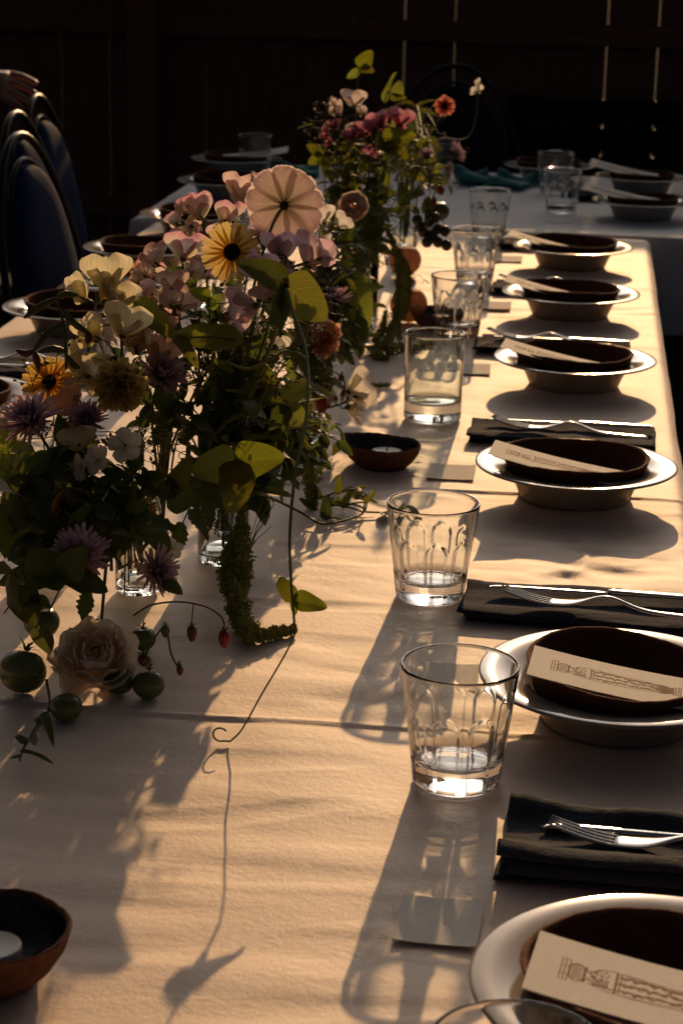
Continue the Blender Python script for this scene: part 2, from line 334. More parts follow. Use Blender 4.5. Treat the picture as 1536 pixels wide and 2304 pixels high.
def wrinkle(x, y, near=True):
    z = np.zeros_like(x)
    f1 = vnoise(x*5, y*34, 1); f2 = vnoise(x*9+3, y*70, 2); f3 = vnoise(x*3, y*9, 3); f4 = vnoise(x*2.2, y*2.2, 4)
    z += .00070*f1*(.4+1.1*f4) + .00016*f2*(.8+.9*f3) + .0013*f3 + .00008*vnoise(x*45+5*vnoise(x*3, y*3, 31), y*110, 8)*(1+f4) + .0010*vnoise(x*8+4*vnoise(x*2, y*3, 51), y*15+3*vnoise(x*3, y*4, 52), 53) + .0011*np.maximum(vnoise(x*4+7, y*20+5*vnoise(x*2, y*2, 9), 10)-.35, 0)*2
    z -= .0013*np.maximum(vnoise(x*4.2+2, y*26+3*vnoise(x*2.5, y*3, 41), 42)-.30, 0)*1.6
    z += .0008*np.maximum(vnoise(x*7+9, y*44, 43)-.25, 0)*(.6+f4)
    if near:
        wob = .004*vnoise(x*6, x*0, 11)
        for yc, a, w in ((1.578, .0017, .0038), (2.318, .0018, .0038), (3.05, .0006, .004), (3.75, .0006, .004)):
            d = (y-yc-wob*1.5-.012*(x+.4))/w; z += a*np.exp(-d*d)*(1+.35*vnoise(x*14, y*0, 12)) - a*.25*np.exp(-((d+2.3)/1.7)**2)
        d = (x-.012-.006*vnoise(y*12, y*0, 13))/.004; z += .0016*np.exp(-d*d)*np.clip((2.36-y)/.1, 0, 1)*np.clip((y-1.6)/.3, 0, 1)
        d = (x+.19)/.006; z += np.exp(-d*d)*.0008*(1+vnoise(y*160, y*0, 14))*np.clip((y-2.0)/.2, 0, 1)     # puckered seam
        g = np.exp(-((x-.02)/.13)**2-((y-2.06)/.10)**2)                                                  # rumpled patch beside the fourth plate
        z += g*(.0042*vnoise(x*17+y*5, y*26, 15)+.0018*vnoise(x*38, y*55, 16))
        g = np.exp(-((x+.12)/.16)**2-((y-1.66)/.06)**2); z += g*.003*vnoise(x*7-y*12, y*24, 17)
        g = np.exp(-((x+.30)/.2)**2-((y-1.33)/.16)**2); z += g*.0012*vnoise(x*6, y*30, 18)
    return z
def cloth(name, mat, x0, x1, y0, y1, drop, ys, near, label):
    r = .014
    xs = np.concatenate([np.linspace(x0-drop, x0-.02, 16), np.linspace(x0-.019, x0+.02, 10), np.arange(x0+.024, x1-.024, .0055 if near else .012), np.linspace(x1-.02, x1+.019, 10), np.linspace(x1+.02, x1+drop, 16)])
    X, Y = np.meshgrid(xs, ys, indexing='ij')
    ox = np.maximum(np.maximum(x0-X, X-x1)+r, 0); oy = np.maximum(np.maximum(y0-Y, Y-y1)+r, 0)
    d = np.sqrt(ox**2+oy**2)
    # roll the overhang round the table edge and let it fall
    def over(o): th = np.minimum(o/r, pi/2); return r*np.sin(th), r*(1-np.cos(th)) + np.maximum(o-r*pi/2, 0)
    hx, vx = over(ox); hy, vy = over(oy)
    PX = np.clip(X, x0+r, x1-r) + np.where(X > (x0+x1)/2, 1, -1)*hx; PY = np.clip(Y, y0+r, y1-r) + np.where(Y > (y0+y1)/2, 1, -1)*hy
    vd = np.maximum(vx, vy)
    fold = np.clip(vd/.12, 0, 1)
    PX += np.where(X > (x0+x1)/2, 1, -1)*(ox > 0)*fold*(.010*vnoise(Y*7, Y*0, 21)+.012)
    PY += np.where(Y > (y0+y1)/2, 1, -1)*(oy > 0)*fold*(.014*vnoise(X*8, X*0, 22)+.012)
    PZ = T - vd + wrinkle(X, Y, near)*(1-fold)
    b = MB().grid(np.stack([PX, PY, PZ], -1)); return tag(b.build(name, MT[mat]), label, 'tablecloth')
ysn = np.concatenate([np.linspace(YN-.2, YN, 8), np.arange(YN+.005, 1.0, .0045), np.arange(1.0, 2.6, .0036), np.arange(2.6, YF-.03, .0055), np.linspace(YF-.028, YF+.03, 14), np.linspace(YF+.036, YF+.10, 4)])
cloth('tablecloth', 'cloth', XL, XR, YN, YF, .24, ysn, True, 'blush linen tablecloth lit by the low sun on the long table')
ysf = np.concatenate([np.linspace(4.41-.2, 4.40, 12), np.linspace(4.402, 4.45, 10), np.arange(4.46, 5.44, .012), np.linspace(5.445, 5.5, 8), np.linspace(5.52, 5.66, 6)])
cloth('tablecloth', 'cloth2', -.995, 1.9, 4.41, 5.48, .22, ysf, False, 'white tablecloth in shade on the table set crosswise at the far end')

# ------------------------------------------------------------------ glasses
def dense(p, d):
    o = []
    for (a, b), (c, e) in zip(p, p[1:]):
        k = max(1, int(math.hypot(c-a, e-b)/d)); o += [(a+(c-a)*i/k, b+(e-b)*i/k) for i in range(k)]
    return o+[p[-1]]
def sstep(x): x = min(max(x, 0), 1); return x*x*x*(x*(x*6-15)+10)
def glass_mesh(n=396, npn=9, depth=.0012, tw=.0085):     # round lip, nine arched flutes below, thick base
    po = dense([(1e-5, .0012), (.030, .0012), (.0330, 0), (.0345, .002), (.0459, .0955), (.0457, .0969), (.0450, .0975), (.0442, .0972), (.0437, .0962)], .0016)
    pi_ = dense([(.0437, .0962), (.0412, .075), (.0352, .028), (.0338, .0225), (.0305, .019), (.026, .0178), (.01, .0172), (1e-5, .0171)], .0026)[1:]
    P = []
    for i, (r, z) in enumerate(po+pi_):
        row = []
        for j in range(n):
            a = 2*pi*j/n; rr = r
            if i < len(po) and .0015 <= z < .09 and r > .033:
                c = .5+.5*cos(npn*a); top = .0515+.0135*c**.6
                rr = r-sstep((top+tw*.5-z)/tw)*depth*sstep(.02+c*2.3)*sstep((z-.001)/.004)
            row.append((rr*cos(a), rr*sin(a), z))
        P.append(row)
    return MB().grid(P, cv=True, flip=True)
GM = glass_mesh().mesh('drinking_glass', MT['glass'])
casters = []
def drinking_glass(p, rz, label):
    o = obj('drinking_glass', GM); o.location = (p[0], p[1], T+.0015); o.rotation_euler = (0, 0, rz)
    casters.append(o); return tag(o, label, 'glass', 'faceted drinking glasses on the tables')
for (x, y, rz, lab) in (
    (-.013, .93, .1, 'faceted glass at the bottom edge, only its rim in view'),
    (-.078, 1.478, .35, 'faceted glass beside the blush card plate, nearest whole one to the viewer'),
    (-.134, 1.925, .0, 'faceted glass next to the green sprig lying on the cloth'),
    (-.197, 3.252, .2, 'faceted glass standing behind the straight tumbler'),
    (-.201, 3.762, .5, 'faceted glass with dark green berries hanging just left of it'),
    (-.204, 4.33, .1, 'faceted glass at the far end of the lit cloth, half sun half shade'),
    (-.600, 2.13, .4, 'faceted glass cut by the left edge beside the asters'),
    (-.640, 2.80, .2, 'faceted glass hidden among cream sweet peas on the left side'),
    (-.640, 3.42, .7, 'faceted glass sparkling behind the pink sweet peas and yellow daisy'),
    (-.640, 4.02, .1, 'faceted glass behind the large pale cosmos'),
    (-.858, 5.27, .3, 'faceted glass in shade at the far left corner of the white cloth'),
    (-.386, 5.26, .2, 'faceted glass half hidden behind the far bouquet'),
    (-.083, 5.09, .6, 'faceted glass in shade by the teal cloth, behind another glass'),
    (-.060, 4.745, .3, 'faceted glass in shade on the white cloth, in front of another glass')):
    drinking_glass((x, y), rz, lab)
def straight_glass(h=.118, r0=.0385, r1=.0395):
    P = [(1e-5, .002), (r0-.008, .002), (r0-.003, 0), (r0-.0008, .0015), (r0, .004), (r0, .03), ((r0+r1)/2, h*.6), (r1, h-.002), (r1-.0008, h), (r1-.0018, h-.001),
         (r1-.0022, h*.6), (r0-.0026, .034), (r0-.0035, .027), (r0-.008, .0235), (.008, .0225), (1e-5, .0222)]
    return MB().lathe(dense(P, .002), 360)
p = on(968, 958)
o = straight_glass().build('tumbler', MT['green_glass']); o.location = (-.1915, 2.672, T+.0015); casters.append(o)
tag(o, 'straight sided thick based tumbler between the clay candle dish and the faceted glasses', 'glass')

# ------------------------------------------------------------------ bowls, clay dishes, cards
def bowl_mb():
    pr = [(1e-5, .004), (.050, .004), (.060, .0015), (.0635, 0), (.0650, .002), (.0700, .014), (.0765, .0275), (.083, .0335), (.100, .0358), (.1150, .0376), (.1172, .0388), (.1170, .0402),
          (.1150, .0408), (.100, .0390), (.084, .0366), (.0765, .0320), (.068, .018), (.060, .0105), (.045, .0085), (1e-5, .008)]
    return MB().lathe(pr, 96)
BOWL = {k: bowl_mb().mesh('wide_rimmed_bowl', MT[k]) for k in ('plate', 'plate_white')}
def clay_mesh(seed, rx=.084, ry=.079, h=.042, irr=.05):
    rg = random.Random(seed); ph = [rg.uniform(0, 6.28) for _ in range(4)]
    def w(a): return 1+irr*.5*sin(2*a+ph[0])+irr*.35*sin(3*a+ph[1])
    def hz(a): return 1+.06*sin(a+ph[2])+.035*sin(3*a+ph[3])+.006*sin(17*a)+.004*sin(41*a+1)
    def ring(s, z, rough=0):
        out = []
        for j in range(96):
            a = 2*pi*j/96; q = s*w(a)+rough*rg.uniform(-1, 1); out.append((rx*q*cos(a), ry*q*sin(a), z*h*(hz(a) if z > .6 else 1)))
        return out
    body = [ring(1e-4, 0.02), ring(.6, .02), ring(.68, .0), ring(.76, .10), ring(.88, .4), ring(.965, .75), ring(1.0, .96)]
    rim = [ring(1.0, .96), ring(1.006, .985, .004), ring(.995, 1.005, .004), ring(.972, 1.012, .005), ring(.955, .99, .004), ring(.945, .955)]
    ins = [ring(.945, .955), ring(.91, .72), ring(.83, .40), ring(.72, .20), ring(.5, .14), ring(1e-4, .12)]
    return [MB().grid(k, cv=True, flip=True) for k in (body, rim, ins)]
CL = []
for s in (1, 2, 3):
    b, r, i = clay_mesh(s); CL.append((b.mesh('clay_dish', MT['clay']), r.mesh('rim', MT['clay_rim']), i.mesh('inner_surface', MT['clay'])))

def card_mesh(lx, ly, t=.0007, bend=0):
    b = MB(); n = 14
    top = [[(lx*(i/n-.5), ly*(j/4-.5), t+bend*((i/n-.5)**2)) for j in range(5)] for i in range(n+1)]
    b.grid(top); b.grid([[(p[0], p[1], p[2]-t) for p in r] for r in top], flip=True)
    rim = [top[i][0] for i in range(n+1)] + [top[n][j] for j in range(1, 5)] + [top[i][4] for i in range(n-1, -1, -1)] + [top[0][j] for j in (3, 2, 1)]
    k = len(b.v); m = len(rim); b.v += rim + [(p[0], p[1], p[2]-t) for p in rim]; b.uv += [(.5, .5)]*2*m
    for i in range(m): b.f.append((k+i, k+m+i, k+m+(i+1) % m, k+(i+1) % m))
    return b
def strokes(paths, z, w):                           # pen lines as thin flat ribbons lying on the paper
    b = MB()
    for q in paths:
        ww = w
        if len(q[0]) == 1: ww = q[0][0]; q = q[1:]
        m = len(q)
        for i in range(m-1):
            a = Vector((q[i][0], q[i][1], 0)); c = Vector((q[i+1][0], q[i+1][1], 0)); d = c-a
            if d.length < 1e-7: continue
            n = Vector((-d.y, d.x, 0)).normalized()*ww/2; e = d.normalized()*ww*.2
            k = len(b.v); b.v += [tuple(a-n-e+Vector((0, 0, z))), tuple(c-n+e+Vector((0, 0, z))), tuple(c+n+e+Vector((0, 0, z))), tuple(a+n-e+Vector((0, 0, z)))]; b.uv += [(.5, .5)]*4
            b.f.append((k, k+1, k+2, k+3))
    return b
LX, LY = .172, .074
def column_print():
    # an engraved column lying on its side: capital, ribbed ball, collar, twined leaf shaft, foot
    rg = random.Random(9); S = []
    L_, cyy = .108, .0
    def X(u): return -LX/2+.018+u*L_
    def Y(v): return cyy+v
    def rect(u0, u1, v): S.append([(X(u0), -v), (X(u1), -v), (X(u1), v), (X(u0), v), (X(u0), -v)])
    rect(0, .045, .0125); S.append([(X(.022), -.0125), (X(.022), .0125)]); S.append([(X(0), .004), (X(.045), .004)]); S.append([(X(0), -.006), (X(.045), -.006)])
    ball = [(X(.05+.08*(.5-.5*cos(t))), .0108*sin(t)**.6 if sin(t) > 0 else 0) for t in np.linspace(0, pi, 14)]
    S.append(ball); S.append([(x, -y) for x, y in ball])
    for k in range(7): v = -.0085+k*.0028; S.append([(.0010,), (X(.062), v-.0012), (X(.092), v+.0016), (X(.118), v-.0002)])
    for u in (.13, .137): S.append([(X(u), -.0095), (X(u), .0095)])
    S.append([(X(.137), .0085), (X(.155), .003), (X(.168), .0045)]); S.append([(X(.137), -.0085), (X(.155), -.003), (X(.168), -.0045)])
    drum = [(X(.16+.15*(t)), .0048+.0082*sin(min(1, t*1.3)*pi/2)) for t in np.linspace(0, 1, 12)]
    S.append(drum); S.append([(x, -y) for x, y in drum])
    for k in range(26):
        u = rg.uniform(.18, .29); v = rg.uniform(-.0095, .0095); a = rg.uniform(0, 6.28); r = rg.uniform(.001, .0028)
        S.append([(.0007,)]+[(X(u)+r*cos(a+t), v+r*.8*sin(a+t)) for t in np.linspace(0, 4, 7)])
    for u in (.305, .313, .33): S.append([(X(u), -.0132), (X(u), .0132)])
    S.append([(X(.33), .0130), (X(.90), .0088)]); S.append([(X(.33), -.0130), (X(.90), -.0088)])
    for row in (-.0082, 0, .0082):                  # three rows of twined leaves along the shaft
        for k in range(20):
            u = .345+k*.0268+rg.uniform(-.006, .006); v = row*(1-.28*(u-.33)/.57)+rg.uniform(-.0012, .0012); r = rg.uniform(.0014, .0026); a = rg.uniform(-.9, .9)
            S.append([(rg.uniform(.0010, .0019),), (X(u)-r*cos(a), v-r*sin(a)), (X(u), v+.0008), (X(u)+r*cos(a), v+r*sin(a))])
            S.append([(.0005,)]+[(X(u)+.003*cos(t), v+.0024*sin(t)) for t in np.linspace(a, a+3.4, 6)])
    for k in range(15): v = -.0080+k*.00115; S.append([(rg.uniform(.0005, .0011),), (X(.80+.05*rg.random()), v), (X(.945), v*.9)])
    for u in (.945, .96, .985, 1.0): S.append([(.0009,), (X(u), -.0098-.002*(u > .97)), (X(u), .0098+.002*(u > .97))])
    for v in (-.0118, .0118): S.append([(X(.985), v), (X(1.0), v)])
    for k in range(6): v = -.0085+k*.0034; S.append([(.0007,), (X(.962), v), (X(.983), v+.001)])
    return strokes(S, .00085, .00075)
def script_print(seed, n, x0, y0, ang, s, words=(5, 2, 5)):     # faint pencilled handwriting
    rg = random.Random(seed); S = []; x = 0; q = []
    for w_ in words:
        q = []
        for k in range(w_):
            hgt = rg.choice([.6, .6, 1.5, .6, 1.6, -.9]) if k else 1.7
            for t in np.linspace(0, 1, 6): q.append((x+t*.8+.25*sin(t*6.28), hgt*abs(sin(t*pi)) if hgt > 0 else .5*sin(t*pi)+hgt*sin(t*pi)*(t > .4)))
            x += .9
        x += 1.0; S.append(q)
    return strokes([[(x0+s*(a*cos(ang)-b*sin(ang)), y0+s*(a*sin(ang)+b*cos(ang))) for a, b in q] for q in S], .00085, .00028)
CARD = card_mesh(LX, LY, .0008, .012).mesh('menu_card', MT['card'])
def bendz(mb):                                      # lay the print on the slightly bent card
    mb.v = [(x, y, z+.012*(x/LX)**2) for x, y, z in mb.v]; return mb
PRINT = bendz(column_print()).mesh('printed_column', MT['ink'], False)
WRITE = bendz(script_print(3, 3, LX/2-.032, -.026, pi/2, .0021)).mesh('handwriting', MT['pencil'], False)
def setting(x, y, rz, lab, card=None, mat='plate', cs=0, side=1, tone='', bowl_off=(0, 0), small=1):
    p = obj('wide_rimmed_bowl', BOWL[mat]); p.location = (x, y, T+.001); p.rotation_euler = (0, 0, rz)
    tag(p, 'cream wide rimmed bowl '+lab if mat == 'plate' else 'white wide rimmed bowl '+lab, 'bowl', 'wide rimmed bowls at the place settings')
    c = obj('clay_dish', CL[cs][0]); c.location = (x+bowl_off[0], y+bowl_off[1], T+.0125); c.rotation_euler = (0, 0, rz+cs*1.3); c.scale = (small, small, .92)
    obj('rim', CL[cs][1], c); obj('inner_surface', CL[cs][2], c)
    tag(c, 'brown clay dish in the bowl '+lab, 'dish', 'brown clay dishes nested in the bowls')
    if card:
        d = obj('menu_card', CARD); cx_, cy_, cz, ry, rzz, rx = card
        d.matrix_world = Matrix.Translation((x+cx_, y+cy_, T+cz)) @ Matrix.Rotation(rzz, 4, 'Z') @ Matrix.Rotation(ry, 4, 'Y') @ Matrix.Rotation(rx, 4, 'X')
        obj('printed_column', PRINT, d); obj('handwriting', WRITE, d)
        tag(d, 'menu card in the bowl '+lab, 'menu card', 'printed menu cards in the clay dishes')
    return p
CP = (-.014, -.030, .0435, .17, -.075, -.02)
setting(.071, 1.109, 0, 'cut by the bottom right corner', (.004, -.026, .045, .13, -.12, -.02), cs=0)
setting(.048, 1.63, .3, 'at the right edge by the nearest whole glass', (.010, -.030, .044, .13, -.06, -.02), cs=1)
setting(.003, 2.322, .8, 'shading the rumpled patch of cloth', CP, cs=2)
setting(-.006, 2.923, .1, 'level with the straight tumbler', (-.020, -.030, .0435, .19, -.07, -.02), cs=0)
setting(-.020, 3.47, 1.2, 'in the middle of the sunlit row', (-.026, -.030, .0435, .20, -.07, -.02), cs=1)
setting(-.024, 3.985, .5, 'at the far end of the sunlit row', (-.040, -.025, .044, .20, -.10, -.02), cs=2)
setting(.125, 4.70, .5, 'in shade, closest to the sunlit cloth corner', (-.052, .0, .050, .19, -.12, .10), 'plate_white', 0)
setting(.130, 5.16, .9, 'in shade at the right edge, behind another', (-.045, .02, .050, .19, -.1, .10), 'plate_white', 1)
setting(-.103, 5.34, .9, 'behind the two shaded glasses', None, 'plate_white', 2)
setting(-.810, 2.52, .2, 'at the left edge behind the purple aster', None, cs=1)
setting(-.800, 3.150, .2, 'on the left side behind the seed pods', None, cs=2)
setting(-.822, 3.77, .6, 'on the left side behind the cream sweet pea', None, cs=0)
setting(-.815, 4.23, .4, 'on the left side behind the pink sweet peas', None, cs=1)
setting(-.850, 4.80, .1, 'on the white cloth behind the pale sweet peas', None, 'plate_white', 2)
setting(-.905, 5.25, .7, 'at the far left corner of the white cloth', (.05, .0, .050, -.15, .1, .1), 'plate_white', 0)

def place_card(x, y, rz, label):
    o = obj('place_card', PC); o.location = (x, y, T+.0025); o.rotation_euler = (.03, 0, rz); obj('handwriting', PCW, o)
    return tag(o, label, 'place card', 'small blank looking name cards by the bowls')
PC = card_mesh(.056, .062, .0007, .004).mesh('place_card', MT['card'])
PCW = script_print(5, 3, .004, -.004, .9, .0016, (3,)).mesh('handwriting', MT['pencil'], False)
for x, y, rz, lab in ((-.073, 1.24, -.03, 'small cream name card left of the nearest bowl, crossed by glass light'), (-.100, 1.70, .02, 'small cream name card seen through the nearest whole glass'),
                      (-.146, 2.395, .0, 'bright small name card touching the bowl by the rumpled cloth'), (-.158, 2.99, .05, 'bright small name card behind the straight tumbler'),
                      (-.150, 3.52, .0, 'bright small name card beside the middle bowl of the sunlit row'), (-.150, 4.03, .0, 'bright small name card beside the far bowl of the sunlit row'),
                      (-.06, 4.60, .0, 'small name card in shade on the white cloth')):
    place_card(x, y, rz, lab)

# ------------------------------------------------------------------ napkins and cutlery
def napkin(x, y, rz, label, L=.24, Wd=.105, layers=4, hump=0, seed=0, mat='navy', group='folded napkins at the place settings', nx=44):
    rg = np.random.RandomState(seed); path = []
    t = .0036; n = 22
    for k in range(layers):
        s = np.linspace(-1, 1, n) if k % 2 == 0 else np.linspace(1, -1, n)
        for q in s: path.append((q*Wd/2*(1-.02*k), .0022+k*t))
        if k < layers-1:
            e = 1 if k % 2 == 0 else -1
            for a in (-.6, 0, .6): path.append((e*(Wd/2*(1-.02*k)+.0022*cos(a)), .0022+k*t+t/2+t/2*sin(a)))
    path = np.array(path); us = np.linspace(0, 1, nx); P = np.zeros((nx, len(path), 3)); off = rg.rand()*50
    for i, u in enumerate(us):
        yy = path[:, 0]; zz = path[:, 1]
        lay = zz/(.0022+layers*t)
        wav = (.0016*vnoise(np.full_like(yy, u*9+off), yy*30, seed) + .0007*vnoise(np.full_like(yy, u*26+off), yy*70, seed+3))*lay
        hp = 0
        if hump:
            prof = np.exp(-((yy-Wd*.40)/(Wd*.13))**2)*(1+(.22 if mat != 'teal' else .45)*np.sin(u*(17 if mat != 'teal' else 6)+1)) + .95*np.exp(-((yy+Wd*.36)/(Wd*.16))**2)*(1+.16*np.sin(u*(13 if mat != 'teal' else 4)+2))*np.clip(1.25-u*.8, .2, 1)
            hp = hump*prof*lay*np.clip(1.0-.15*u, 0, 1)
        P[i, :, 0] = (u-.5)*L + (.006*np.sin(np.round(zz/t)*2.1+off))*(1-u)**2 + .0015*vnoise(yy*40+off, zz*300, seed+1)
        P[i, :, 1] = yy*(1+.04*np.sin(u*5+off)) + .003*np.sin(u*7+off)*lay
        P[i, :, 2] = zz + wav + hp + .0006
    o = MB().grid(P).build('napkin', MT[mat]); o.location = (x, y, T+.001); o.rotation_euler = (0, 0, rz)
    md = o.modifiers.new('thickness', 'SOLIDIFY'); md.thickness = .0018; md.offset = 0
    return tag(o, label, 'napkin', group)
def knife_parts():
    b = MB(); P = []
    for u in np.linspace(0, 1, 26):                 # blade: flat, rounded tip at -x
        x = -.118+u*.118; w = .0195*min(1, (u*6)**.5)*(1-.12*u); y0 = -.0095; P.append([(x, y0, .0014), (x, y0+w*.5, .0026), (x, y0+w, .0011), (x, y0+w*.5, .0004)])
    b.grid(P, cv=True, flip=True); b.f.append((0, 1, 2, 3)); k = len(b.v); b.f.append((k-1, k-2, k-3, k-4))
    h = MB(); pts = []; rs = []
    Q = []
    for u in np.linspace(0, 1, 22):
        x = u*.098; w = .0058+.0022*u+.0012*sin(u*3) if u > .06 else .0062; tt = .0030*(1-.25*u)
        if u == 1: w *= .5; tt *= .5
        Q.append([(x, .0+w*cos(a), .0024+tt*sin(a)) for a in np.linspace(0, 2*pi, 12, endpoint=False)])
    h.grid(Q, cv=True, flip=True); h.f.append(tuple(range(12))); k = len(h.v); h.f.append(tuple(range(k-1, k-13, -1)))
    return b.mesh('knife', MT['steel']), h.mesh('handle', MT['steel'])
def fork_parts():
    tn = MB()
    for k in range(4):
        y = (k-1.5)*.0052; pts = [(-.105+u*.05, y*(1-.1*(1-u)), .0075-.006*sin(u*1.5)+.004*(1-u)**2) for u in np.linspace(0, 1, 9)]
        tn.tube(pts, [.0007+.0008*min(1, u*3) for u in np.linspace(0, 1, 9)], 6)
    h = MB(); Q = []
    for u in np.linspace(0, 1, 40):
        x = -.057+u*.155
        if u < .14: w = .0100*(.96+.04*u); 
        elif u < .30: s = (u-.14)/.16; w = .0100*(1-s)+.0028*s
        else: w = .0028+.0042*((u-.3)/.7)**1.4
        z = .0018+.0105*math.exp(-((u-.36)/.16)**2)+.0015*u; tt = .0011+.0008*min(1, u*2)
        if u == 1: w *= .6
        Q.append([(x, w*cos(a), z+tt*sin(a)) for a in np.linspace(0, 2*pi, 10, endpoint=False)])
    h.grid(Q, cv=True, flip=True); h.f.append(tuple(range(10))); k = len(h.v); h.f.append(tuple(range(k-1, k-11, -1)))
    return h.mesh('fork', MT['steel']), tn.mesh('tines', MT['steel'])
KN, KH = knife_parts(); FK, FT = fork_parts()
def knife(x, y, z, rz, label, ry=0, rx=0):
    o = obj('knife', KN); o.matrix_world = Matrix.Translation((x, y, T+z)) @ Matrix.Rotation(rz, 4, 'Z') @ Matrix.Rotation(ry, 4, 'Y') @ Matrix.Rotation(rx, 4, 'X'); obj('handle', KH, o)
    return tag(o, label, 'knife', 'steel table knives on the napkins')
def fork(x, y, z, rz, label, ry=0):
    o = obj('fork', FK); o.matrix_world = Matrix.Translation((x, y, T+z)) @ Matrix.Rotation(rz, 4, 'Z') @ Matrix.Rotation(ry, 4, 'Y'); obj('tines', FT, o)
    return tag(o, label, 'fork', 'steel forks on the napkins')
napkin(.094, 1.352, -.05, 'charcoal napkin with humped folds nearest the viewer, cutlery tucked in it', .25, .105, 4, .012, 3, 'napkin')
knife(.108, 1.370, .0165, -.03, 'knife tucked in the humped charcoal napkin', 0, -.10)
fork(.100, 1.340, .0175, -.17, 'fork tucked in the humped charcoal napkin')
napkin(.040, 1.893, -.05, 'navy napkin between the rumpled cloth and the bowl cut by the right edge', .27, .100, 3, .004, 5)
knife(.040, 1.912, .0180, -.02, 'knife shining on the navy napkin behind the bowl cut by the right edge', 0, -.12)
fork(.040, 1.862, .0185, -.20, 'fork on the navy napkin behind the bowl cut by the right edge')
napkin(-.015, 2.590, -.03, 'navy napkin behind the bowl with the shadow on rumpled cloth', .235, .10, 3, .003, 7)
knife(.002, 2.610, .0175, -.02, 'knife on the napkin behind the bowl with the shadow on rumpled cloth', 0, -.12)
fork(-.005, 2.564, .018, -.22, 'fork on the napkin behind the bowl with the shadow on rumpled cloth')
napkin(-.040, 3.155, -.03, 'navy napkin behind the bowl by the straight tumbler', .235, .095, 3, .003, 9)
fork(-.045, 3.150, .0175, -.30, 'fork with bright neck behind the bowl by the straight tumbler')
knife(-.02, 3.178, .0145, -.02, 'knife on the napkin behind the bowl by the straight tumbler', 0, -.12)
napkin(-.050, 3.680, -.03, 'navy napkin behind the middle bowl of the sunlit row', .22, .09, 3, .003, 11)
fork(-.050, 3.685, .0145, -.22, 'fork behind the middle bowl of the sunlit row')
napkin(-.060, 4.195, -.03, 'navy napkin at the far end of the lit cloth', .22, .09, 3, .003, 13)
fork(-.055, 4.20, .0145, -.25, 'fork at the far end of the lit cloth')
napkin(-.79, 2.83, .03, 'navy napkin on the left side behind the yellow daisy', .25, .10, 3, .004, 15)
knife(-.79, 2.815, .0145, .02, 'knife on the left side napkin behind the yellow daisy'); fork(-.80, 2.855, .0145, .06, 'fork on the left side napkin behind the yellow daisy')
napkin(-.79, 3.46, .03, 'navy napkin on the left side behind the cream sweet peas', .25, .10, 3, .004, 17)
knife(-.78, 3.45, .0145, .02, 'knife on the left side napkin behind the cream sweet peas'); fork(-.79, 3.49, .0145, .05, 'fork on the left side napkin behind the cream sweet peas')
napkin(-.80, 4.02, .03, 'navy napkin on the left side behind the pink sweet peas', .24, .09, 3, .004, 19)
knife(-.80, 4.02, .0145, .05, 'knife on the left side napkin behind the pink sweet peas')
fork(-.86, 4.52, .004, .9, 'spoon end fork on the left corner of the white cloth')
napkin(.02, 4.98, -.1, 'dark napkin beside the shaded bowls on the white cloth', .13, .10, 3, .012, 23)
napkin(-.285, 5.22, .3, 'teal crumpled cloth left of the two on the white cloth', .085, .12, 3, .030, 25, 'teal', 'teal crumpled cloths on the far table')
napkin(-.195, 5.16, -.2, 'teal crumpled cloth by the shaded glasses on the white cloth', .095, .12, 3, .030, 27, 'teal', 'teal crumpled cloths on the far table')
napkin(-.75, 5.25, .1, 'teal crumpled cloth by the far left corner glass', .12, .10, 3, .024, 29, 'teal', 'teal crumpled cloths on the far table')

# ------------------------------------------------------------------ candle dishes
def candle_dish(x, y, rz, label, s=1.0, candle=(0, 0), gl=False):
    def ring(k, z):
        out = []
        for j in range(72):
            a = 2*pi*j/72; pt = 1+.20*max(0, cos(a))**7; lift = 1+.16*max(0, cos(a))**3+.03*sin(5*a)+.012*sin(23*a)
            out.append((.047*k*pt*cos(a), .043*k*sin(a), z*(lift if z > .012 else 1)))
        return out
    b = [ring(1e-4, .001), ring(.5, .001), ring(.62, 0), ring(.80, .008), ring(.94, .018), ring(1.0, .027)]
    r = [ring(1.0, .027), ring(1.005, .0285), ring(.985, .0298), ring(.955, .0292), ring(.935, .027)]
    i = [ring(.935, .027), ring(.87, .018), ring(.74, .009), ring(.5, .006), ring(1e-4, .006)]
    o = MB().grid(b, cv=True, flip=True).build('candle_dish', MT['clay']); o.location = (x, y, T+.0012); o.rotation_euler = (0, 0, rz); o.scale = (s, s, s)
    MB().grid(r, cv=True, flip=True).build('rim', MT['clay_rim'], o); MB().grid(i, cv=True, flip=True).build('inner_surface', MT['dark_glaze'], o)
    tag(o, label, 'candle dish', 'clay dishes holding tea lights')
    c = MB().lathe([(1e-5, 0), (.0185, 0), (.0192, .001), (.0192, .0125), (.0186, .0135), (.017, .0132), (.006, .0125), (1e-5, .0122)], 40).build('tea_light', MT['wax'])
    c.location = (x+candle[0], y+candle[1], T+.0065*s)
    MB().tube([(0, 0, .012), (.0004, 0, .016), (.0014, 0, .0195)], .0007, 6).build('wick', MT['wick'], c)
    return c
tag(candle_dish(-.232, 2.412, radians(160), 'dark teardrop candle dish on the cloth left of the straight tumbler', 1.0, (.004, .004)), 'white tea light in the teardrop dish left of the tumbler', 'tea light', 'white tea lights')
tag(candle_dish(-.352, 1.122, radians(205), 'dark candle dish cut by the left edge at the bottom', 1.2, (.004, .006)), 'white tea light in the dish cut by the left edge', 'tea light', 'white tea lights')
tag(candle_dish(-.232, 3.30, radians(150), 'dark candle dish beside the peaches, behind a faceted glass', .95, (0, 0)), 'white tea light in the dish beside the peaches', 'tea light', 'white tea lights')

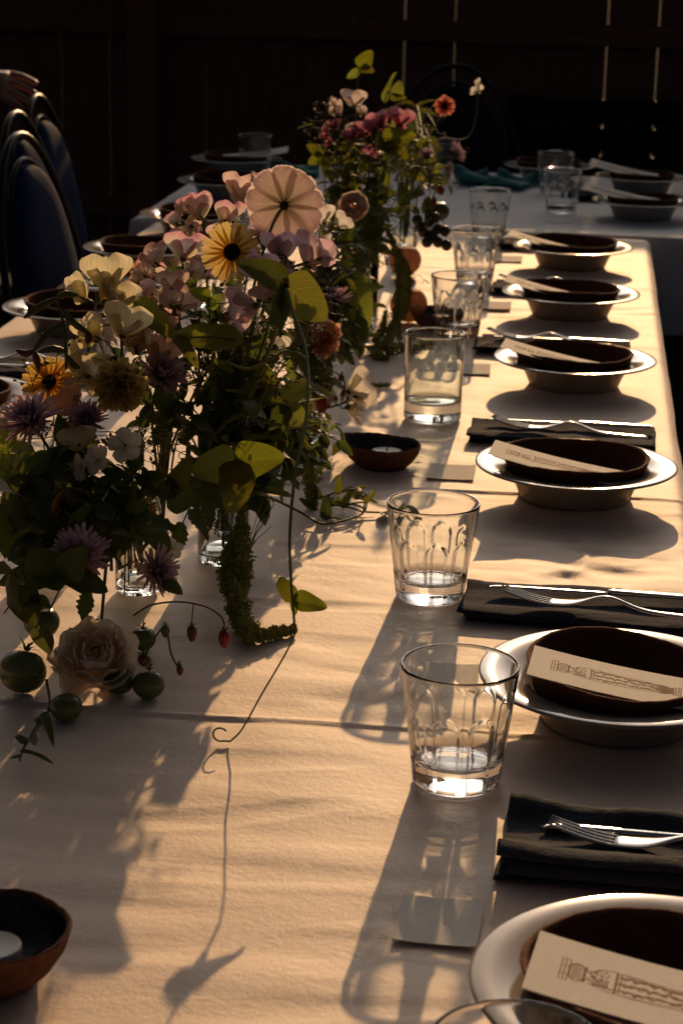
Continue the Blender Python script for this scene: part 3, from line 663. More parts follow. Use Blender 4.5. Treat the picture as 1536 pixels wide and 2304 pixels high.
# ------------------------------------------------------------------ chairs, bench
def chair(name, label, loc, rz, up='denim', group='iron chairs with blue padded backs'):
    t = thing(name, label, 'chair', loc, rz, group); I = MT['iron' if up == 'denim' else 'dark_denim']
    W = .20; zb, zt = .44, .985; lean = .10
    def bp(x, z): return (x, -.20-lean*(z-zb)/(zt-zb), z)
    arch = [bp(W*cos(a), zb+.17+(zt-zb-.17)*sin(a)) for a in np.linspace(0, pi, 30)]
    MB().tube([(W, -.2, 0), bp(W, zb)]+arch+[bp(-W, zb), (-W, -.2, 0)], .0075, 10).build('back_frame', I, t)
    inner = [bp(.165*cos(a), zb+.14+(zt-zb-.185)*sin(a)) for a in np.linspace(0, pi, 26)]
    MB().tube(inner, .005, 8).build('inner_hoop', I, t)
    for sx in (-1, 1):                              # scrolls between the hoops and the seat
        sc = []
        for a in np.linspace(0, 3.4*pi, 40): r = .052*(1-a/(3.7*pi))+.006; q = bp(sx*(.135-.03), zb+.10); sc.append((q[0]+sx*r*cos(a), q[1]-.008, q[2]+r*sin(a)))
        MB().tube(sc, .005, 7).build('scroll', I, t)
        MB().tube([(sx*.185, .19, 0), (sx*.18, .185, .435)], .009, 8).build('leg', I, t)
    P = []
    for i in range(49):                             # padded back
        v = .5-.5*cos(pi*i/48); row = []
        for j in range(28):
            a = 2*pi*j/28; z = zb+.02+(zt-zb-.075)*v
            hw = .138*sqrt(max(0, 1-max(0, (v-.45)/.55)**2))+.002; th = .026*sqrt(max(0, 1-(2*v-1)**8))+.001
            q = bp(hw*np.sign(cos(a))*abs(cos(a))**.6, z); row.append((q[0], q[1]+.004+th*np.sign(sin(a))*abs(sin(a))**.7, z))
        P.append(row)
    MB().grid(P, cv=True).build('padded_back', MT[up], t)
    S = [[(k*.195*np.sign(cos(a))*abs(cos(a))**.6, k*.19*np.sign(sin(a))*abs(sin(a))**.6, z) for a in np.linspace(0, 2*pi, 36, endpoint=False)] for k, z in ((1e-3, .435), (.96, .435), (1, .45), (.98, .475), (.85, .488), (1e-3, .492))]
    MB().grid(S, cv=True, flip=True).build('seat', MT[up], t)
    return t
chair('iron_chair', 'blue padded iron chair at the left edge, closest to the viewer', (-.78, 3.79, 0), -pi/2-.12)
chair('iron_chair', 'blue padded iron chair at the left edge, between two others', (-.90, 4.22, 0), -pi/2-.05)
chair('iron_chair', 'blue padded iron chair at the left edge with a hand on its top', (-.965, 4.64, 0), -pi/2-.02)
chair('iron_chair', 'iron chair at the right edge, a sliver beyond the cloth', (.50, 3.95, 0), pi/2, 'dark_denim', None)
chair('padded_chair', 'dark navy padded chair behind the far bouquet', (-.38, 5.74, 0), pi+.06, 'dark_denim', None)
b = thing('garden_bench', 'black bench standing against the fence on the right', 'bench', (.06, 7.35, 0))
for k in range(3): MB().box((-.36, .10, .50+k*.10), (.32, .125, .585+k*.10)).build('slat', MT['bench'], b, False)
for k in range(3): MB().box((-.36, -.33+k*.13, .40), (.32, -.215+k*.13, .425)).build('seat_slat', MT['bench'], b, False)
for x in (-.36, .28):
    MB().box((x, .126, 0), (x+.05, .17, .79)).build('leg', MT['bench'], b, False); MB().box((x, -.33, 0), (x+.05, -.28, .399)).build('leg', MT['bench'], b, False)

# ------------------------------------------------------------------ petals and leaves
def petal(L, W, prof, cup=0, curl=0, ruf=0, rk=3, seed=0, nu=8, nv=7, notch=0, teeth=0, side=0, z0=0):
    rg = random.Random(seed); ph = rg.uniform(0, 6.28); ph2 = rg.uniform(0, 6.28); P = []
    for i in range(nu):
        u = i/(nu-1); w = W*.5*max(prof(u), .015); row = []
        ang = curl*u                                # bend along the petal
        xx = L*(sin(ang)/curl if abs(curl) > 1e-3 else u); zz = L*((1-cos(ang))/curl if abs(curl) > 1e-3 else 0)
        for j in range(nv):
            v = 2*j/(nv-1)-1
            rr = ruf*u*u*(sin(rk*v*pi+ph)+.5*sin(rk*2.3*v+ph2))*L
            ex = (-notch*(1-abs(v))**2 - teeth*(.5+.5*cos(v*pi*5)))*L*max(0, (u-.7)/.3)
            row.append((xx+ex-.10*L*v*v*u*(.5 if notch == 0 else .2), v*w, zz+cup*v*v*w+rr+side*v*w+z0))
        P.append(row)
    return MB().grid(P)
P_ROUND = lambda u: sin(pi*min(1, .08+u*.80))**.75 if u < .97 else .62
P_WIDE = lambda u: min(1, .22+1.15*u**.8)*(1 if u < .8 else sqrt(max(0, 1-((u-.8)/.26)**2)))
P_OBOV = lambda u: (.25+.75*sin(pi*.5*min(1, u*1.35)))*(1 if u < .72 else sqrt(max(0, 1-((u-.72)/.30)**2)))
P_LIG = lambda u: (.5+.5*min(1, u*2.2))*(1 if u < .85 else sqrt(max(0, 1-((u-.85)/.19)**2)))
P_LEAF = lambda u: sin(pi*u**.72)**.9 if 0 < u < 1 else .01
P_HEART = lambda u: (min(1, u*5.5)**.5)*cos(min(1, u)*pi/2)**.62 if u < 1 else .01
P_LANCE = lambda u: sin(pi*u**.85)**1.1 if 0 < u < 1 else .01
def leaf_mb(prof, wr, curl, fold, seed, nu=9, nv=5, serr=0):
    rg = random.Random(seed); P = []; ph = rg.uniform(0, 6)
    for i in range(nu):
        u = i/(nu-1); w = wr*.5*max(prof(u), .01); a = curl*u; x = sin(a)/curl if abs(curl) > .01 else u; z = -(1-cos(a))/curl if abs(curl) > .01 else 0; row = []
        if serr: w *= 1+serr*(1 if i % 2 else -1)
        for j in range(nv):
            v = 2*j/(nv-1)-1; row.append((x - (.13*(1-u)**4*abs(v) if prof is P_HEART else 0), v*w, z+fold*abs(v)*w+.03*sin(7*u+ph+2*v)*abs(v)))
        P.append(row)
    return MB().grid(P)
LEAF = {}
for kind, (prof, wr, serr) in dict(ovate=(P_LEAF, .58, 0), heart=(P_HEART, .86, 0), lance=(P_LANCE, .28, 0), serrate=(P_LEAF, .66, .16)).items():
    for mk in ('leaf', 'leaf_dark', 'leaf_lime'):
        LEAF[kind, mk] = [leaf_mb(prof, wr*rng.uniform(.88, 1.1), c, f, s, 13 if kind == 'serrate' else 9, 5, serr).mesh('leaf', MT[mk]) for s, (c, f) in enumerate(((.3, .25), (.9, .12), (-.5, .3), (1.4, .2)))]
BIG = {mk: [leaf_mb(P_HEART, .80, c, f, s, 15, 9).mesh('leaf', MT[mk]) for s, (c, f) in enumerate(((.35, .18), (.8, .1), (-.3, .22)))] for mk in ('leaf', 'leaf_dark', 'leaf_lime')}
ROSE = at(205, 1462, 1.61)                          # a gap in the leaves lets the sun through to the low garden rose
def leaf_at(parent, mesh, base, tip, normal, wscale=1.0):
    md_ = (Vector(base)+Vector(tip))*.5-ROSE; k_ = md_.dot(sdir)
    if .03 < k_ < .7 and (md_-sdir*k_).length < .036: return None
    base, tip = Vector(base), Vector(tip); x = tip-base; L = x.length; x = x.normalized(); n = Vector(normal); n = n-x*n.dot(x)
    if n.length < 1e-3: n = Vector((0, 0, 1))-x*x.z
    n.normalize(); y = n.cross(x); R = Matrix((x*L, y*L*wscale, n*L)).transposed().to_4x4(); R.translation = base-parent.location
    return obj('leaf', mesh, parent, R)

# ------------------------------------------------------------------ flower heads: each returns (part name, mesh, matrix) with +Z the way the flower faces
HEADS = {}
def RZ(a): return Matrix.Rotation(a, 4, 'Z')
def RY(a): return Matrix.Rotation(a, 4, 'Y')
def head(kind, col, var):
    key = (kind, col, var)
    if key in HEADS: return HEADS[key]
    rg = random.Random(hash(kind) % 1 + var*7+len(kind)*13+len(col)); m = MT[col]; out = []
    if kind == 'cosmos':                            # eight broad pleated petals that overlap into a saucer
        ps = [petal(.050, .062, P_WIDE, .07, -.20, .020, 5, s, 11, 17, .0, .045).mesh('petal', m) for s in range(3)]
        for k in range(9): out.append(('petal', ps[k % 3], RZ(2*pi*k/9+rg.uniform(-.08, .08)) @ RY(-.10+.05*(k % 2)) @ Matrix.Translation((.004, 0, .0004*(k % 3)))))
        b = MB()
        for k in range(8): b.v += []; b.grid([[(.002+.012*u*cos(2*pi*k/8)-v*.0022*(1-u)*sin(2*pi*k/8), .002*0+.012*u*sin(2*pi*k/8)+v*.0022*(1-u)*cos(2*pi*k/8), -.0035+.001*u) for v in (-1, 0, 1)] for u in (0, .5, 1)])
        b.lathe([(1e-5, -.007), (.004, -.006), (.0065, -.0025), (.006, .0), (1e-5, .001)], 14); out.append(('calyx', b.mesh('calyx', MT['leaf_dark']), Matrix()))
        out.append(('centre', MB().lathe([(.006, .0), (.006, .002), (.004, .004), (1e-5, .0048)], 14).mesh('centre', MT['centre_gold']), Matrix()))
    elif kind in ('daisy', 'sidecosmos', 'phlox'):
        n, L, W, pr, mm = dict(daisy=(19, .027, .0088, P_LIG, 'centre'), sidecosmos=(9, .036, .017, P_WIDE, 'centre_gold'), phlox=(5, .013, .012, P_OBOV, 'centre_gold'))[kind]
        ps = [petal(L, W, pr, .22, rg.uniform(-.1, .35), .03, 2, s, 7, 5, .06 if kind != 'phlox' else 0).mesh('petal', m) for s in range(3)]
        for k in range(n): out.append(('petal', ps[k % 3], RZ(2*pi*k/n+rg.uniform(-.07, .07)) @ RY(rg.uniform(-.22, .02)-(.45 if kind == 'sidecosmos' else 0)) @ Matrix.Translation((.005 if kind != 'phlox' else .001, 0, .0005*(k % 2)))))
        if kind != 'phlox':
            b = MB(); r0 = .0085 if kind == 'daisy' else .005
            b.lathe([(1e-5, -.002), (r0, -.001), (r0*1.03, .0015), (r0*.7, .0038), (1e-5, .0036)], 20)
            for k in range(60):
                a = k*2.4; r = r0*sqrt(k/60); z = .0042-.002*(r/r0)**2; b.add([(r*cos(a)+dx*.0006, r*sin(a)+dy*.0006, z+dz) for dx, dy, dz in ((1, 0, 0), (-.5, .8, 0), (-.5, -.8, 0), (0, 0, .0016))], [(0, 1, 3), (1, 2, 3), (2, 0, 3)])
            out.append(('centre', b.mesh('centre', MT[mm]), Matrix()))
        out.append(('calyx', MB().lathe([(1e-5, -.009), (.003, -.008), (.006 if kind != 'phlox' else .0018, -.001), (1e-5, 0)], 10).mesh('calyx', MT['leaf']), Matrix()))
    elif kind in ('aster', 'mum', 'zinnia'):        # many quill petals in rings, too fine to pick apart singly
        R = dict(aster=.026, mum=.026, zinnia=.019)[kind]; b = MB()
        rings = dict(aster=((26, 1.0, .15), (26, .95, .45), (24, .85, .75), (20, .7, 1.0), (14, .5, 1.25)), mum=((30, 1.0, -.15), (30, 1.0, .12), (28, .92, .4), (24, .82, .7), (18, .66, .95), (12, .5, 1.2)), zinnia=((24, 1, -.05), (22, .95, .25), (14, .6, .5)))[kind]
        for n, k, el in rings:
            for i in range(n):
                a = 2*pi*(i+rg.random()*.7)/n; L = R*k*rg.uniform(.85, 1.08); W = R*dict(aster=.13, mum=.22, zinnia=.20)[kind]; e = el+rg.uniform(-.12, .12)
                q = petal(L, W, P_LIG, .5, rg.uniform(-.1, .5), 0, 2, 0, 5, 3); Mx = RZ(a) @ RY(-e)
                q.v = [tuple(Mx @ Vector((x+.003, y, z))) for x, y, z in q.v]
                k0 = len(b.v); b.v += q.v; b.uv += q.uv; b.f += [tuple(k0+t for t in f) for f in q.f]
        out.append(('petal_tuft', b.mesh('petal_tuft', m), Matrix()))
        if kind == 'zinnia': out.append(('centre', MB().lathe([(1e-5, -.002), (.0085, -.001), (.008, .003), (1e-5, .005)], 18).mesh('centre', MT['centre']), Matrix()))
        out.append(('calyx', MB().lathe([(1e-5, -.012), (.003, -.011), (R*.42, -.004), (R*.45, 0), (1e-5, .001)], 14).mesh('calyx', MT['leaf_dark']), Matrix()))
    elif kind in ('ranunculus', 'gardenrose'):      # cupped petals in shells, each a wavy piece of a bowl
        tight = kind == 'ranunculus'
        shells = ((3, .0060, 28, 62), (4, .0095, 30, 58), (5, .0125, 33, 55), (5, .0152, 42, 54), (6, .0175, 58, 52), (5, .0195, 82, 50)) if tight else \
                 ((3, .0075, 34, 66), (4, .0120, 42, 62), (4, .0175, 52, 60), (5, .0235, 64, 56), (5, .0300, 80, 54), (5, .0350, 98, 52))
        for si, (n, R, th1, az) in enumerate(shells):
            ps = []
            for q in range(2):
                g = random.Random(si*9+q); p1, p2, p3 = g.uniform(0, 6), g.uniform(0, 6), g.uniform(0, 6); P = []; rf = .05 if tight else .15
                for i in range(11):
                    u = i/10; row = []
                    for j in range(13):
                        v = 2*j/12-1; th = radians(165-(165-th1)*u*(1-.20*abs(v)**2.5)); a = radians(az)*v*min(1, .35+1.1*u)
                        rr = R*(1+rf*u*u*(sin(3.1*v*pi*.7+p1)*.6+.5*sin(6.3*v+p2))+(.10 if tight else .22)*max(0, u-.75)*2)
                        row.append((rr*sin(th)*cos(a), rr*sin(th)*sin(a), rr*cos(th)*(1 if tight else .72)+R*rf*.6*u*u*sin(4.4*v+p3)))
                    P.append(row)
                ps.append(MB().grid(P).mesh('petal', m))
            for k in range(n): out.append(('petal', ps[k % 2], RZ(2*pi*(k+si*.38)/n+rg.uniform(-.2, .2)) @ RY(rg.uniform(-.10, .10)+(0 if tight else .06*si*rg.uniform(-1, 1))) @ Matrix.Scale(rg.uniform(.93, 1.06), 4)))
        if not tight: out.append(('centre', MB().lathe([(1e-5, -.004), (.004, -.003), (.005, .002), (1e-5, .004)], 12).mesh('centre', MT['centre_gold']), Matrix()))
    elif kind == 'sweetpea':                        # banner upright, two wings and a keel; faces +Z with its top to +X
        b1 = petal(.033, .052, P_WIDE, -.06, -.75+.35*var, .085, 1.7, var*3+1, 11, 13, .10); b2 = petal(.026, .024, P_OBOV, .45, .5, .045, 1.5, var*3+2, 8, 7)
        out.append(('banner_petal', b1.mesh('banner_petal', m), RY(-.30-.12*(var % 3))))
        w = b2.mesh('wing_petal', m)
        for s in (-1, 1): out.append(('wing_petal', w, RZ(s*(.55+.12*var)) @ Matrix.Rotation(s*1.0, 4, 'X') @ RY(-1.02)))
        out.append(('keel_petal', petal(.017, .014, P_LEAF, .9, -.5, 0, 2, 3, 6, 5).mesh('keel_petal', m), RY(-1.35)))
    elif kind == 'berry':
        pass
    HEADS[key] = out; return out

KS = dict(cosmos=.78, sweetpea=.74, sidecosmos=.86, daisy=.92, mum=.92, aster=.92, phlox=.9, zinnia=.92, ranunculus=1.0, gardenrose=1.0)
def flower(name, label, cat, kind, col, heads, base, group=None, stem='stem', sr=.0016, gravity=.0):
    """heads: list of (px, py, Y, facing, size, roll); the stem rises from base (x, y, z above the cloth)"""
    base = Vector((base[0], base[1], T+(base[2] if len(base) > 2 else .012)))
    if kind == 'sweetpea' and len(heads) > 1:       # a few smaller blossoms open along the same stem
        g = random.Random(int(heads[0][0]*7+heads[0][1])); ex = []
        for h in heads:
            k = .55 if h[2] > 3 else 1
            ex.append((h[0]+g.uniform(-34, 34)*k, h[1]+g.uniform(-28, 46)*k, h[2]+g.uniform(-.02, .05), (h[3][0]+g.uniform(-1.2, 1.2), h[3][1]*g.uniform(.1, 1), h[3][2]+g.uniform(-.3, .5)), h[4]*g.uniform(.62, 1.0), (h[5] if len(h) > 5 else 0)+g.uniform(-.9, .9)))
        heads = list(heads)+ex
    root = thing(name, label, cat, base, 0, group); pts = [(at(h[0], h[1], h[2])-Vector((0, 0, .013*h[4] if kind == 'sweetpea' else 0)), Vector(h[3]).normalized(), h) for h in heads]
    top = sum((p for p, _, _ in pts), Vector())/len(pts); b = MB(); multi = len(pts) > 1 or kind == 'sweetpea'
    if not multi:
        p, n, h = pts[0]; d = (p-base).length
        b.tube([q-base for q in bez(base, base+Vector((0, 0, d*.45)), p-n*d*.28, p-n*.006*h[4], 16)], [sr*1.1-sr*.25*i/15 for i in range(16)], 6)
    else:
        end = max((p for p, _, _ in pts), key=lambda q: q.z) + Vector((0, 0, -.006)); d = (end-base).length
        main = bez(base, base+Vector((0, 0, d*.5)), end-Vector((0, 0, d*.25)), end, 18); b.tube([q-base for q in main], [sr*1.1-sr*.4*i/17 for i in range(18)], 6)
        for p, n, h in pts:
            c = min(main, key=lambda q: abs((q-(p-Vector((0, 0, .016)))).length)); pe = p-n*.004
            if (pe-c).length > .004: b.tube([q-base for q in bez(c, c+Vector((0, 0, .004)), pe-n*.010, pe, 7)], sr*.55, 5)
    b.build('stem', MT[stem], root)
    for i, (p, n, h) in enumerate(pts):
        up = Vector((0, 0, 1)); A = frame(n, up); A = A @ RZ(h[5] if len(h) > 5 else 0); A.translation = p-base; A = A @ Matrix.Scale(h[4]*KS.get(kind, 1)*(.88 if h[2] > 3 else 1), 4)
        par = root
        hd = head(kind, col, (i+len(label)) % 3 if kind == 'sweetpea' else (len(label) % 2 if kind not in ('cosmos', 'gardenrose', 'ranunculus') else 0))
        if kind == 'sweetpea':                      # each blossom is a part, its petals sub-parts
            if 'calyx' not in KIDS: KIDS['calyx'] = MB().lathe([(1e-5, -.006), (.0022, -.005), (.0034, 0), (.0042, .004), (.0030, .0042), (1e-5, .001)], 8).mesh('blossom', MT['stem'])
            par = obj('blossom', KIDS['calyx'], root, A); A = Matrix()
        for nm, me, mx in hd:
            o = obj(nm, me, par, A @ mx)
            if nm == 'petal_tuft': o['kind'] = 'stuff'
    return root

# ------------------------------------------------------------------ vases
def vase(label, px, py, prof, y=None, mat='green_glass'):
    p = on(px, py); o = MB().lathe(prof, 40).build('glass_vase', MT[mat]); o.location = (p.x, (y or p.y), T+.0015)
    return tag(o, label, 'vase')
def cyl(r, h, w=.0022): return [(1e-5, .003), (r*.8, .003), (r-.002, 0), (r, .002), (r, h-.001), (r-w*.5, h), (r-w, h-.001), (r-w, .012), (r*.7, .008), (1e-5, .0075)]
def bottle(r, h, rn, hs): return [(1e-5, .003), (r*.8, .003), (r-.002, 0), (r, .003), (r, hs), (r*.8, hs+.014), (rn, hs+.030), (rn, h-.006), (rn+.002, h-.004), (rn+.002, h), (rn-.0005, h), (rn-.0018, h-.006), (rn-.0018, hs+.030), (r*.8-.002, hs+.013), (r-.0022, hs-.002), (r-.0022, .010), (r*.6, .007), (1e-5, .007)]
NV = on(502, 1262); vase('clear cylinder vase holding stems behind the hanging green tassel', 502, 1262, cyl(.0265, .155))
BV = on(312, 1330); vase('slim necked glass bottle with flowers at lower left', 312, 1330, bottle(.023, .165, .0068, .085))
LV = on(120, 1300); vase('squat glass vase deep in shade under the purple aster', 120, 1290, cyl(.026, .10))
MV = Vector((-.345, 2.52, T)); o = MB().lathe(bottle(.022, .12, .009, .06), 36).build('glass_vase', MT['green_glass']); o.location = MV+Vector((0, 0, .0015)); tag(o, 'small glass bottle hidden by foliage between the two bouquets', 'vase')
FV = on(905, 572); FV.y += .03; o = MB().lathe([(1e-5, .003), (.018, .003), (.021, 0), (.026, .012), (.027, .026), (.020, .045), (.0095, .062), (.0085, .10), (.0115, .112), (.0105, .1125), (.0068, .10), (.008, .063), (.018, .045), (.0248, .026), (.022, .010), (1e-5, .008)], 40).build('glass_vase', MT['green_glass']); o.location = FV+Vector((0, 0, .0015)); tag(o, 'small bulb shaped glass vase behind the green hanging tassel of the far bouquet', 'vase')
GV = Vector((-.36, 3.30, T)); o = MB().lathe(cyl(.028, .14), 40).build('glass_vase', MT['green_glass']); o.location = GV+Vector((0, 0, .0015)); tag(o, 'cylinder vase wrapped in leaves at the foot of the far bouquet', 'vase')

# ------------------------------------------------------------------ flowers of the near bouquet
B1 = (NV.x, NV.y); B2 = (BV.x, BV.y); B3 = (LV.x, LV.y); B0 = (-.42, 2.0); BM = (MV.x, MV.y); BF = (FV.x, FV.y); BG = (GV.x, GV.y)
TOC = (.15, -1, .25)                                # roughly towards the viewer
SP = 'sweet pea stems'
flower('cosmos', 'large pale pink cosmos seen from behind, widest flower of the near bouquet', 'flower', 'cosmos', 'palepink', [(640, 462, 2.08, (.10, 1, .12), .98, .3)], B1, None, 'stem')
flower('marigold', 'yellow daisy with round dark centre below the large pale cosmos', 'flower', 'daisy', 'yellow', [(522, 567, 2.0, (-.05, -1, .18), 1.08, .2)], B1)
flower('marigold', 'golden yellow daisy with dark centre near the purple aster at left', 'flower', 'daisy', 'orange', [(112, 860, 1.86, (-.2, -1, .75), .95, .2)], B3)
flower('marigold', 'orange daisy seen edge on, low between cream and pink sweet peas', 'flower', 'daisy', 'orange', [(320, 622, 2.1, (-.9, .3, .35), .8, .2)], B0)
flower('marigold', 'dull golden daisy closing up above the garden rose', 'flower', 'daisy', 'orange', [(312, 1148, 1.76, (.1, -.35, 1), .62, .2)], B2)
flower('sweet_pea', 'tall pink edged sweet pea left of the large pale cosmos', 'flower', 'sweetpea', 'pink', [(452, 462, 2.15, (-.5, -1, .2), 1.05, .2), (505, 470, 2.16, (.8, -.8, .1), 1.05, -.2), (400, 480, 2.15, (-1, -.5, .1), .95, .3), (430, 485, 2.12, (.1, -1, -.4), .9, 2.6)], B1, SP)
flower('sweet_pea', 'pink flushed sweet pea with a broad ruffled banner above the cream ones', 'flower', 'sweetpea', 'pink', [(412, 545, 2.05, (.35, -1, .1), 1.25, -.15), (352, 565, 2.06, (-.7, -.8, .2), 1.1, .3), (375, 620, 2.04, (-.2, -1, -.3), 1.1, 2.9), (330, 600, 2.06, (-1, -.3, .1), .9, .5)], B0, SP)
flower('sweet_pea', 'cream sweet pea standing highest on the left of the near bouquet', 'flower', 'sweetpea', 'cream', [(238, 605, 1.90, (.5, -1, .1), 1.35, 0), (190, 640, 1.90, (-.9, -.6, .1), 1.15, .4), (262, 655, 1.89, (.7, -1, 0), 1.1, -.3)], B3, SP)
flower('sweet_pea', 'cream sweet pea hanging open just below the tallest cream one', 'flower', 'sweetpea', 'cream', [(275, 715, 1.86, (.4, -1, .2), 1.25, -.3), (220, 730, 1.86, (-.6, -1, .1), 1.1, .5), (200, 800, 1.85, (-.5, -1, -.2), 1.35, 1.2), (255, 770, 1.85, (.4, -1, -.1), 1.2, 2.2)], B3, SP)
flower('sweet_pea', 'lilac pink sweet pea overlapping the lower right of the large cosmos', 'flower', 'sweetpea', 'lilac', [(640, 545, 1.98, (-.4, -1, .1), 1.15, .1), (692, 558, 1.98, (.7, -.9, .1), 1.3, -.5), (668, 580, 1.97, (.1, -1, -.3), 1.05, 2.9)], B1, SP)
flower('sweet_pea', 'lilac pink sweet pea partly covered by two dark bean leaves', 'flower', 'sweetpea', 'lilac', [(597, 600, 1.93, (-.2, -1, .2), 1.1, .3), (625, 630, 1.93, (.8, -.8, 0), 1.1, -.1), (575, 650, 1.92, (-.5, -1, -.2), 1.2, 1.8)], B1, SP)
flower('sweet_pea', 'creamy sweet pea with a yellow bud, behind and left of the large cosmos', 'flower', 'sweetpea', 'blush', [(545, 415, 2.3, (-.3, -1, .3), 1.3, -.1), (525, 470, 2.28, (.3, -1, -.1), 1.2, 2.6), (572, 400, 2.3, (1, -.3, .2), .6, -.3)], B1, SP)
flower('sweet_pea', 'blush sweet pea lying low in front of the left plates', 'flower', 'sweetpea', 'blush', [(352, 660, 2.0, (-.4, -1, .1), 1.2, .9), (402, 662, 2.0, (.7, -1, .1), 1.0, -.7), (390, 630, 2.01, (0, -1, .5), .9, .1)], B0, SP)
flower('sweet_pea', 'peach coloured sweet pea in the middle of the near bouquet', 'flower', 'sweetpea', 'peach', [(310, 745, 1.92, (.2, -1, .2), 1.1, .2), (345, 775, 1.92, (.6, -1, 0), 1.1, -.5), (370, 730, 1.94, (.2, -1, .3), .8, .1)], B0, SP)
flower('sweet_pea', 'pale peach sweet pea below the golden daisy at left', 'flower', 'sweetpea', 'peach', [(160, 900, 1.82, (.4, -1, .3), 1.05, .5), (182, 930, 1.82, (.1, -1, -.1), 1.0, 2.4)], B3, SP)
flower('sweet_pea', 'small cream sweet pea beside the purple aster', 'flower', 'sweetpea', 'cream', [(180, 985, 1.76, (.2, -1, .2), .95, .2), (172, 1022, 1.76, (-.2, -1, -.1), .75, 2.6)], B2, SP)
flower('sweet_pea', 'white sweet pea showing under the side facing cosmos', 'flower', 'sweetpea', 'white', [(622, 780, 2.15, (.3, -1, .1), 1.0, .2), (520, 795, 2.1, (-.3, -1, .1), 1.1, .6), (575, 810, 2.12, (0, -1, -.2), .9, 2.5)], B1, SP)
flower('sweet_pea', 'papery white sweet pea low beside the berries and cloth', 'flower', 'sweetpea', 'white', [(785, 850, 2.5, (.4, -1, .1), 1.35, -1.2), (755, 870, 2.5, (-.2, -1, .1), 1.1, 1.4), (800, 870, 2.5, (.9, -.5, 0), 1.0, -2.0)], BM, SP)
flower('cosmos', 'white cosmos seen from the side right of the large dark bean leaf', 'flower', 'sidecosmos', 'white', [(512, 712, 1.97, (.85, -.25, .35), 1.05, .2)], B1)
flower('phlox', 'small five petalled white flower below the cream chrysanthemum', 'flower', 'phlox', 'white', [(282, 1002, 1.76, (.2, -1, .35), 1.35, .2)], B2, 'small white flowers')
flower('phlox', 'small white flower tilted left beside the glass bottle neck', 'flower', 'phlox', 'white', [(222, 1035, 1.74, (-.5, -1, .5), 1.2, .6)], B2, 'small white flowers')
flower('phlox', 'small white flower drooping at the far left of the bottle', 'flower', 'phlox', 'white', [(185, 1052, 1.74, (-.8, -.7, .1), 1.1, .1)], B2, 'small white flowers')
flower('phlox', 'tiny white flower hanging near the clear cylinder vase', 'flower', 'phlox', 'white', [(385, 1232, 1.80, (.2, -.9, -.3), 1.0, .1)], B2, 'small white flowers')
flower('chrysanthemum', 'cream yellow chrysanthemum seen from behind in the near bouquet', 'flower', 'mum', 'mum', [(270, 868, 1.82, (.25, -1, .15), 1.02, 0)], B3)
flower('chrysanthemum', 'purple pink aster, largest of them, at the left edge', 'flower', 'aster', 'aster', [(72, 950, 1.72, (-.25, -.75, .9), 1.18, 0)], B3, 'purple pink asters')
flower('chrysanthemum', 'purple pink aster tilted right in the middle of the near bouquet', 'flower', 'aster', 'aster', [(362, 850, 1.90, (.45, -.5, .9), 1.1, 0)], B0, 'purple pink asters')
flower('chrysanthemum', 'small purple pink aster just right of the largest one', 'flower', 'aster', 'aster', [(195, 948, 1.80, (.2, -.8, .9), .8, 0)], B3, 'purple pink asters')
flower('chrysanthemum', 'shaded purple pink aster above the garden rose, half covered by a round leaf', 'flower', 'aster', 'aster', [(180, 1250, 1.66, (.1, -1, .5), 1.15, 0)], B2, 'purple pink asters')
flower('chrysanthemum', 'shaded purple pink aster at the foot of the slim bottle', 'flower', 'aster', 'aster', [(348, 1285, 1.72, (.7, -.7, .3), .95, 0)], B2, 'purple pink asters')
flower('rose', 'golden shaded rose low at the left of the near bouquet', 'flower', 'gardenrose', 'goldrose', [(165, 1155, 1.74, (.0, -1, .5), .62, 0)], B3)
flower('rose', 'big blush white garden rose lying at the foot of the near bouquet', 'flower', 'gardenrose', 'gardenrose', [(215, 1468, 1.61, (.12, -.70, .72), 1.0, .4)], (BV.x-.02, BV.y-.03, .03))
flower('rose', 'dull yellow shaded rose behind the golden one', 'flower', 'gardenrose', 'mum', [(60, 1190, 1.8, (-.3, -1, .3), .6, .4)], B3)
flower('scabious', 'dusky purple scabious under the large cosmos', 'flower', 'aster', 'lilac', [(585, 532, 2.10, (-.3, .2, 1), .7, 0)], B1)
flower('peony', 'peach ruffled flower drooping between the bouquets', 'flower', 'gardenrose', 'peach', [(728, 758, 2.45, (.5, -1, -.1), .62, .7)], BM)
# ------------------------------------------------------------------ flowers of the far bouquet
flower('ranunculus', 'round peach ranunculus with a rosy heart at the foot of the far bouquet', 'flower', 'ranunculus', 'rose', [(795, 462, 2.80, (.05, -1, .10), 1.05, .3)], BG)
flower('zinnia', 'coral orange zinnia on a long stem at the right of the far bouquet', 'flower', 'zinnia', 'coral', [(1000, 238, 3.4, (-.05, -1, .05), 1.0, 0)], BF)
flower('sweet_pea', 'pale pink sweet pea at the top left of the far bouquet', 'flower', 'sweetpea', 'palepink', [(795, 215, 3.32, (.5, -1, .2), 1.35, -.1), (765, 240, 3.32, (-.8, -.8, .1), 1.1, .6), (805, 255, 3.31, (.5, -1, -.2), 1.15, 2.6)], BG, SP)
flower('sweet_pea', 'magenta pink sweet pea at the top right of the far bouquet', 'flower', 'sweetpea', 'magenta', [(897, 258, 3.3, (.5, -1, .2), 1.35, -.25), (858, 262, 3.3, (-.3, -1, .2), 1.25, .3), (880, 285, 3.29, (.3, -1, -.2), 1.0, 2.8)], BF, SP)
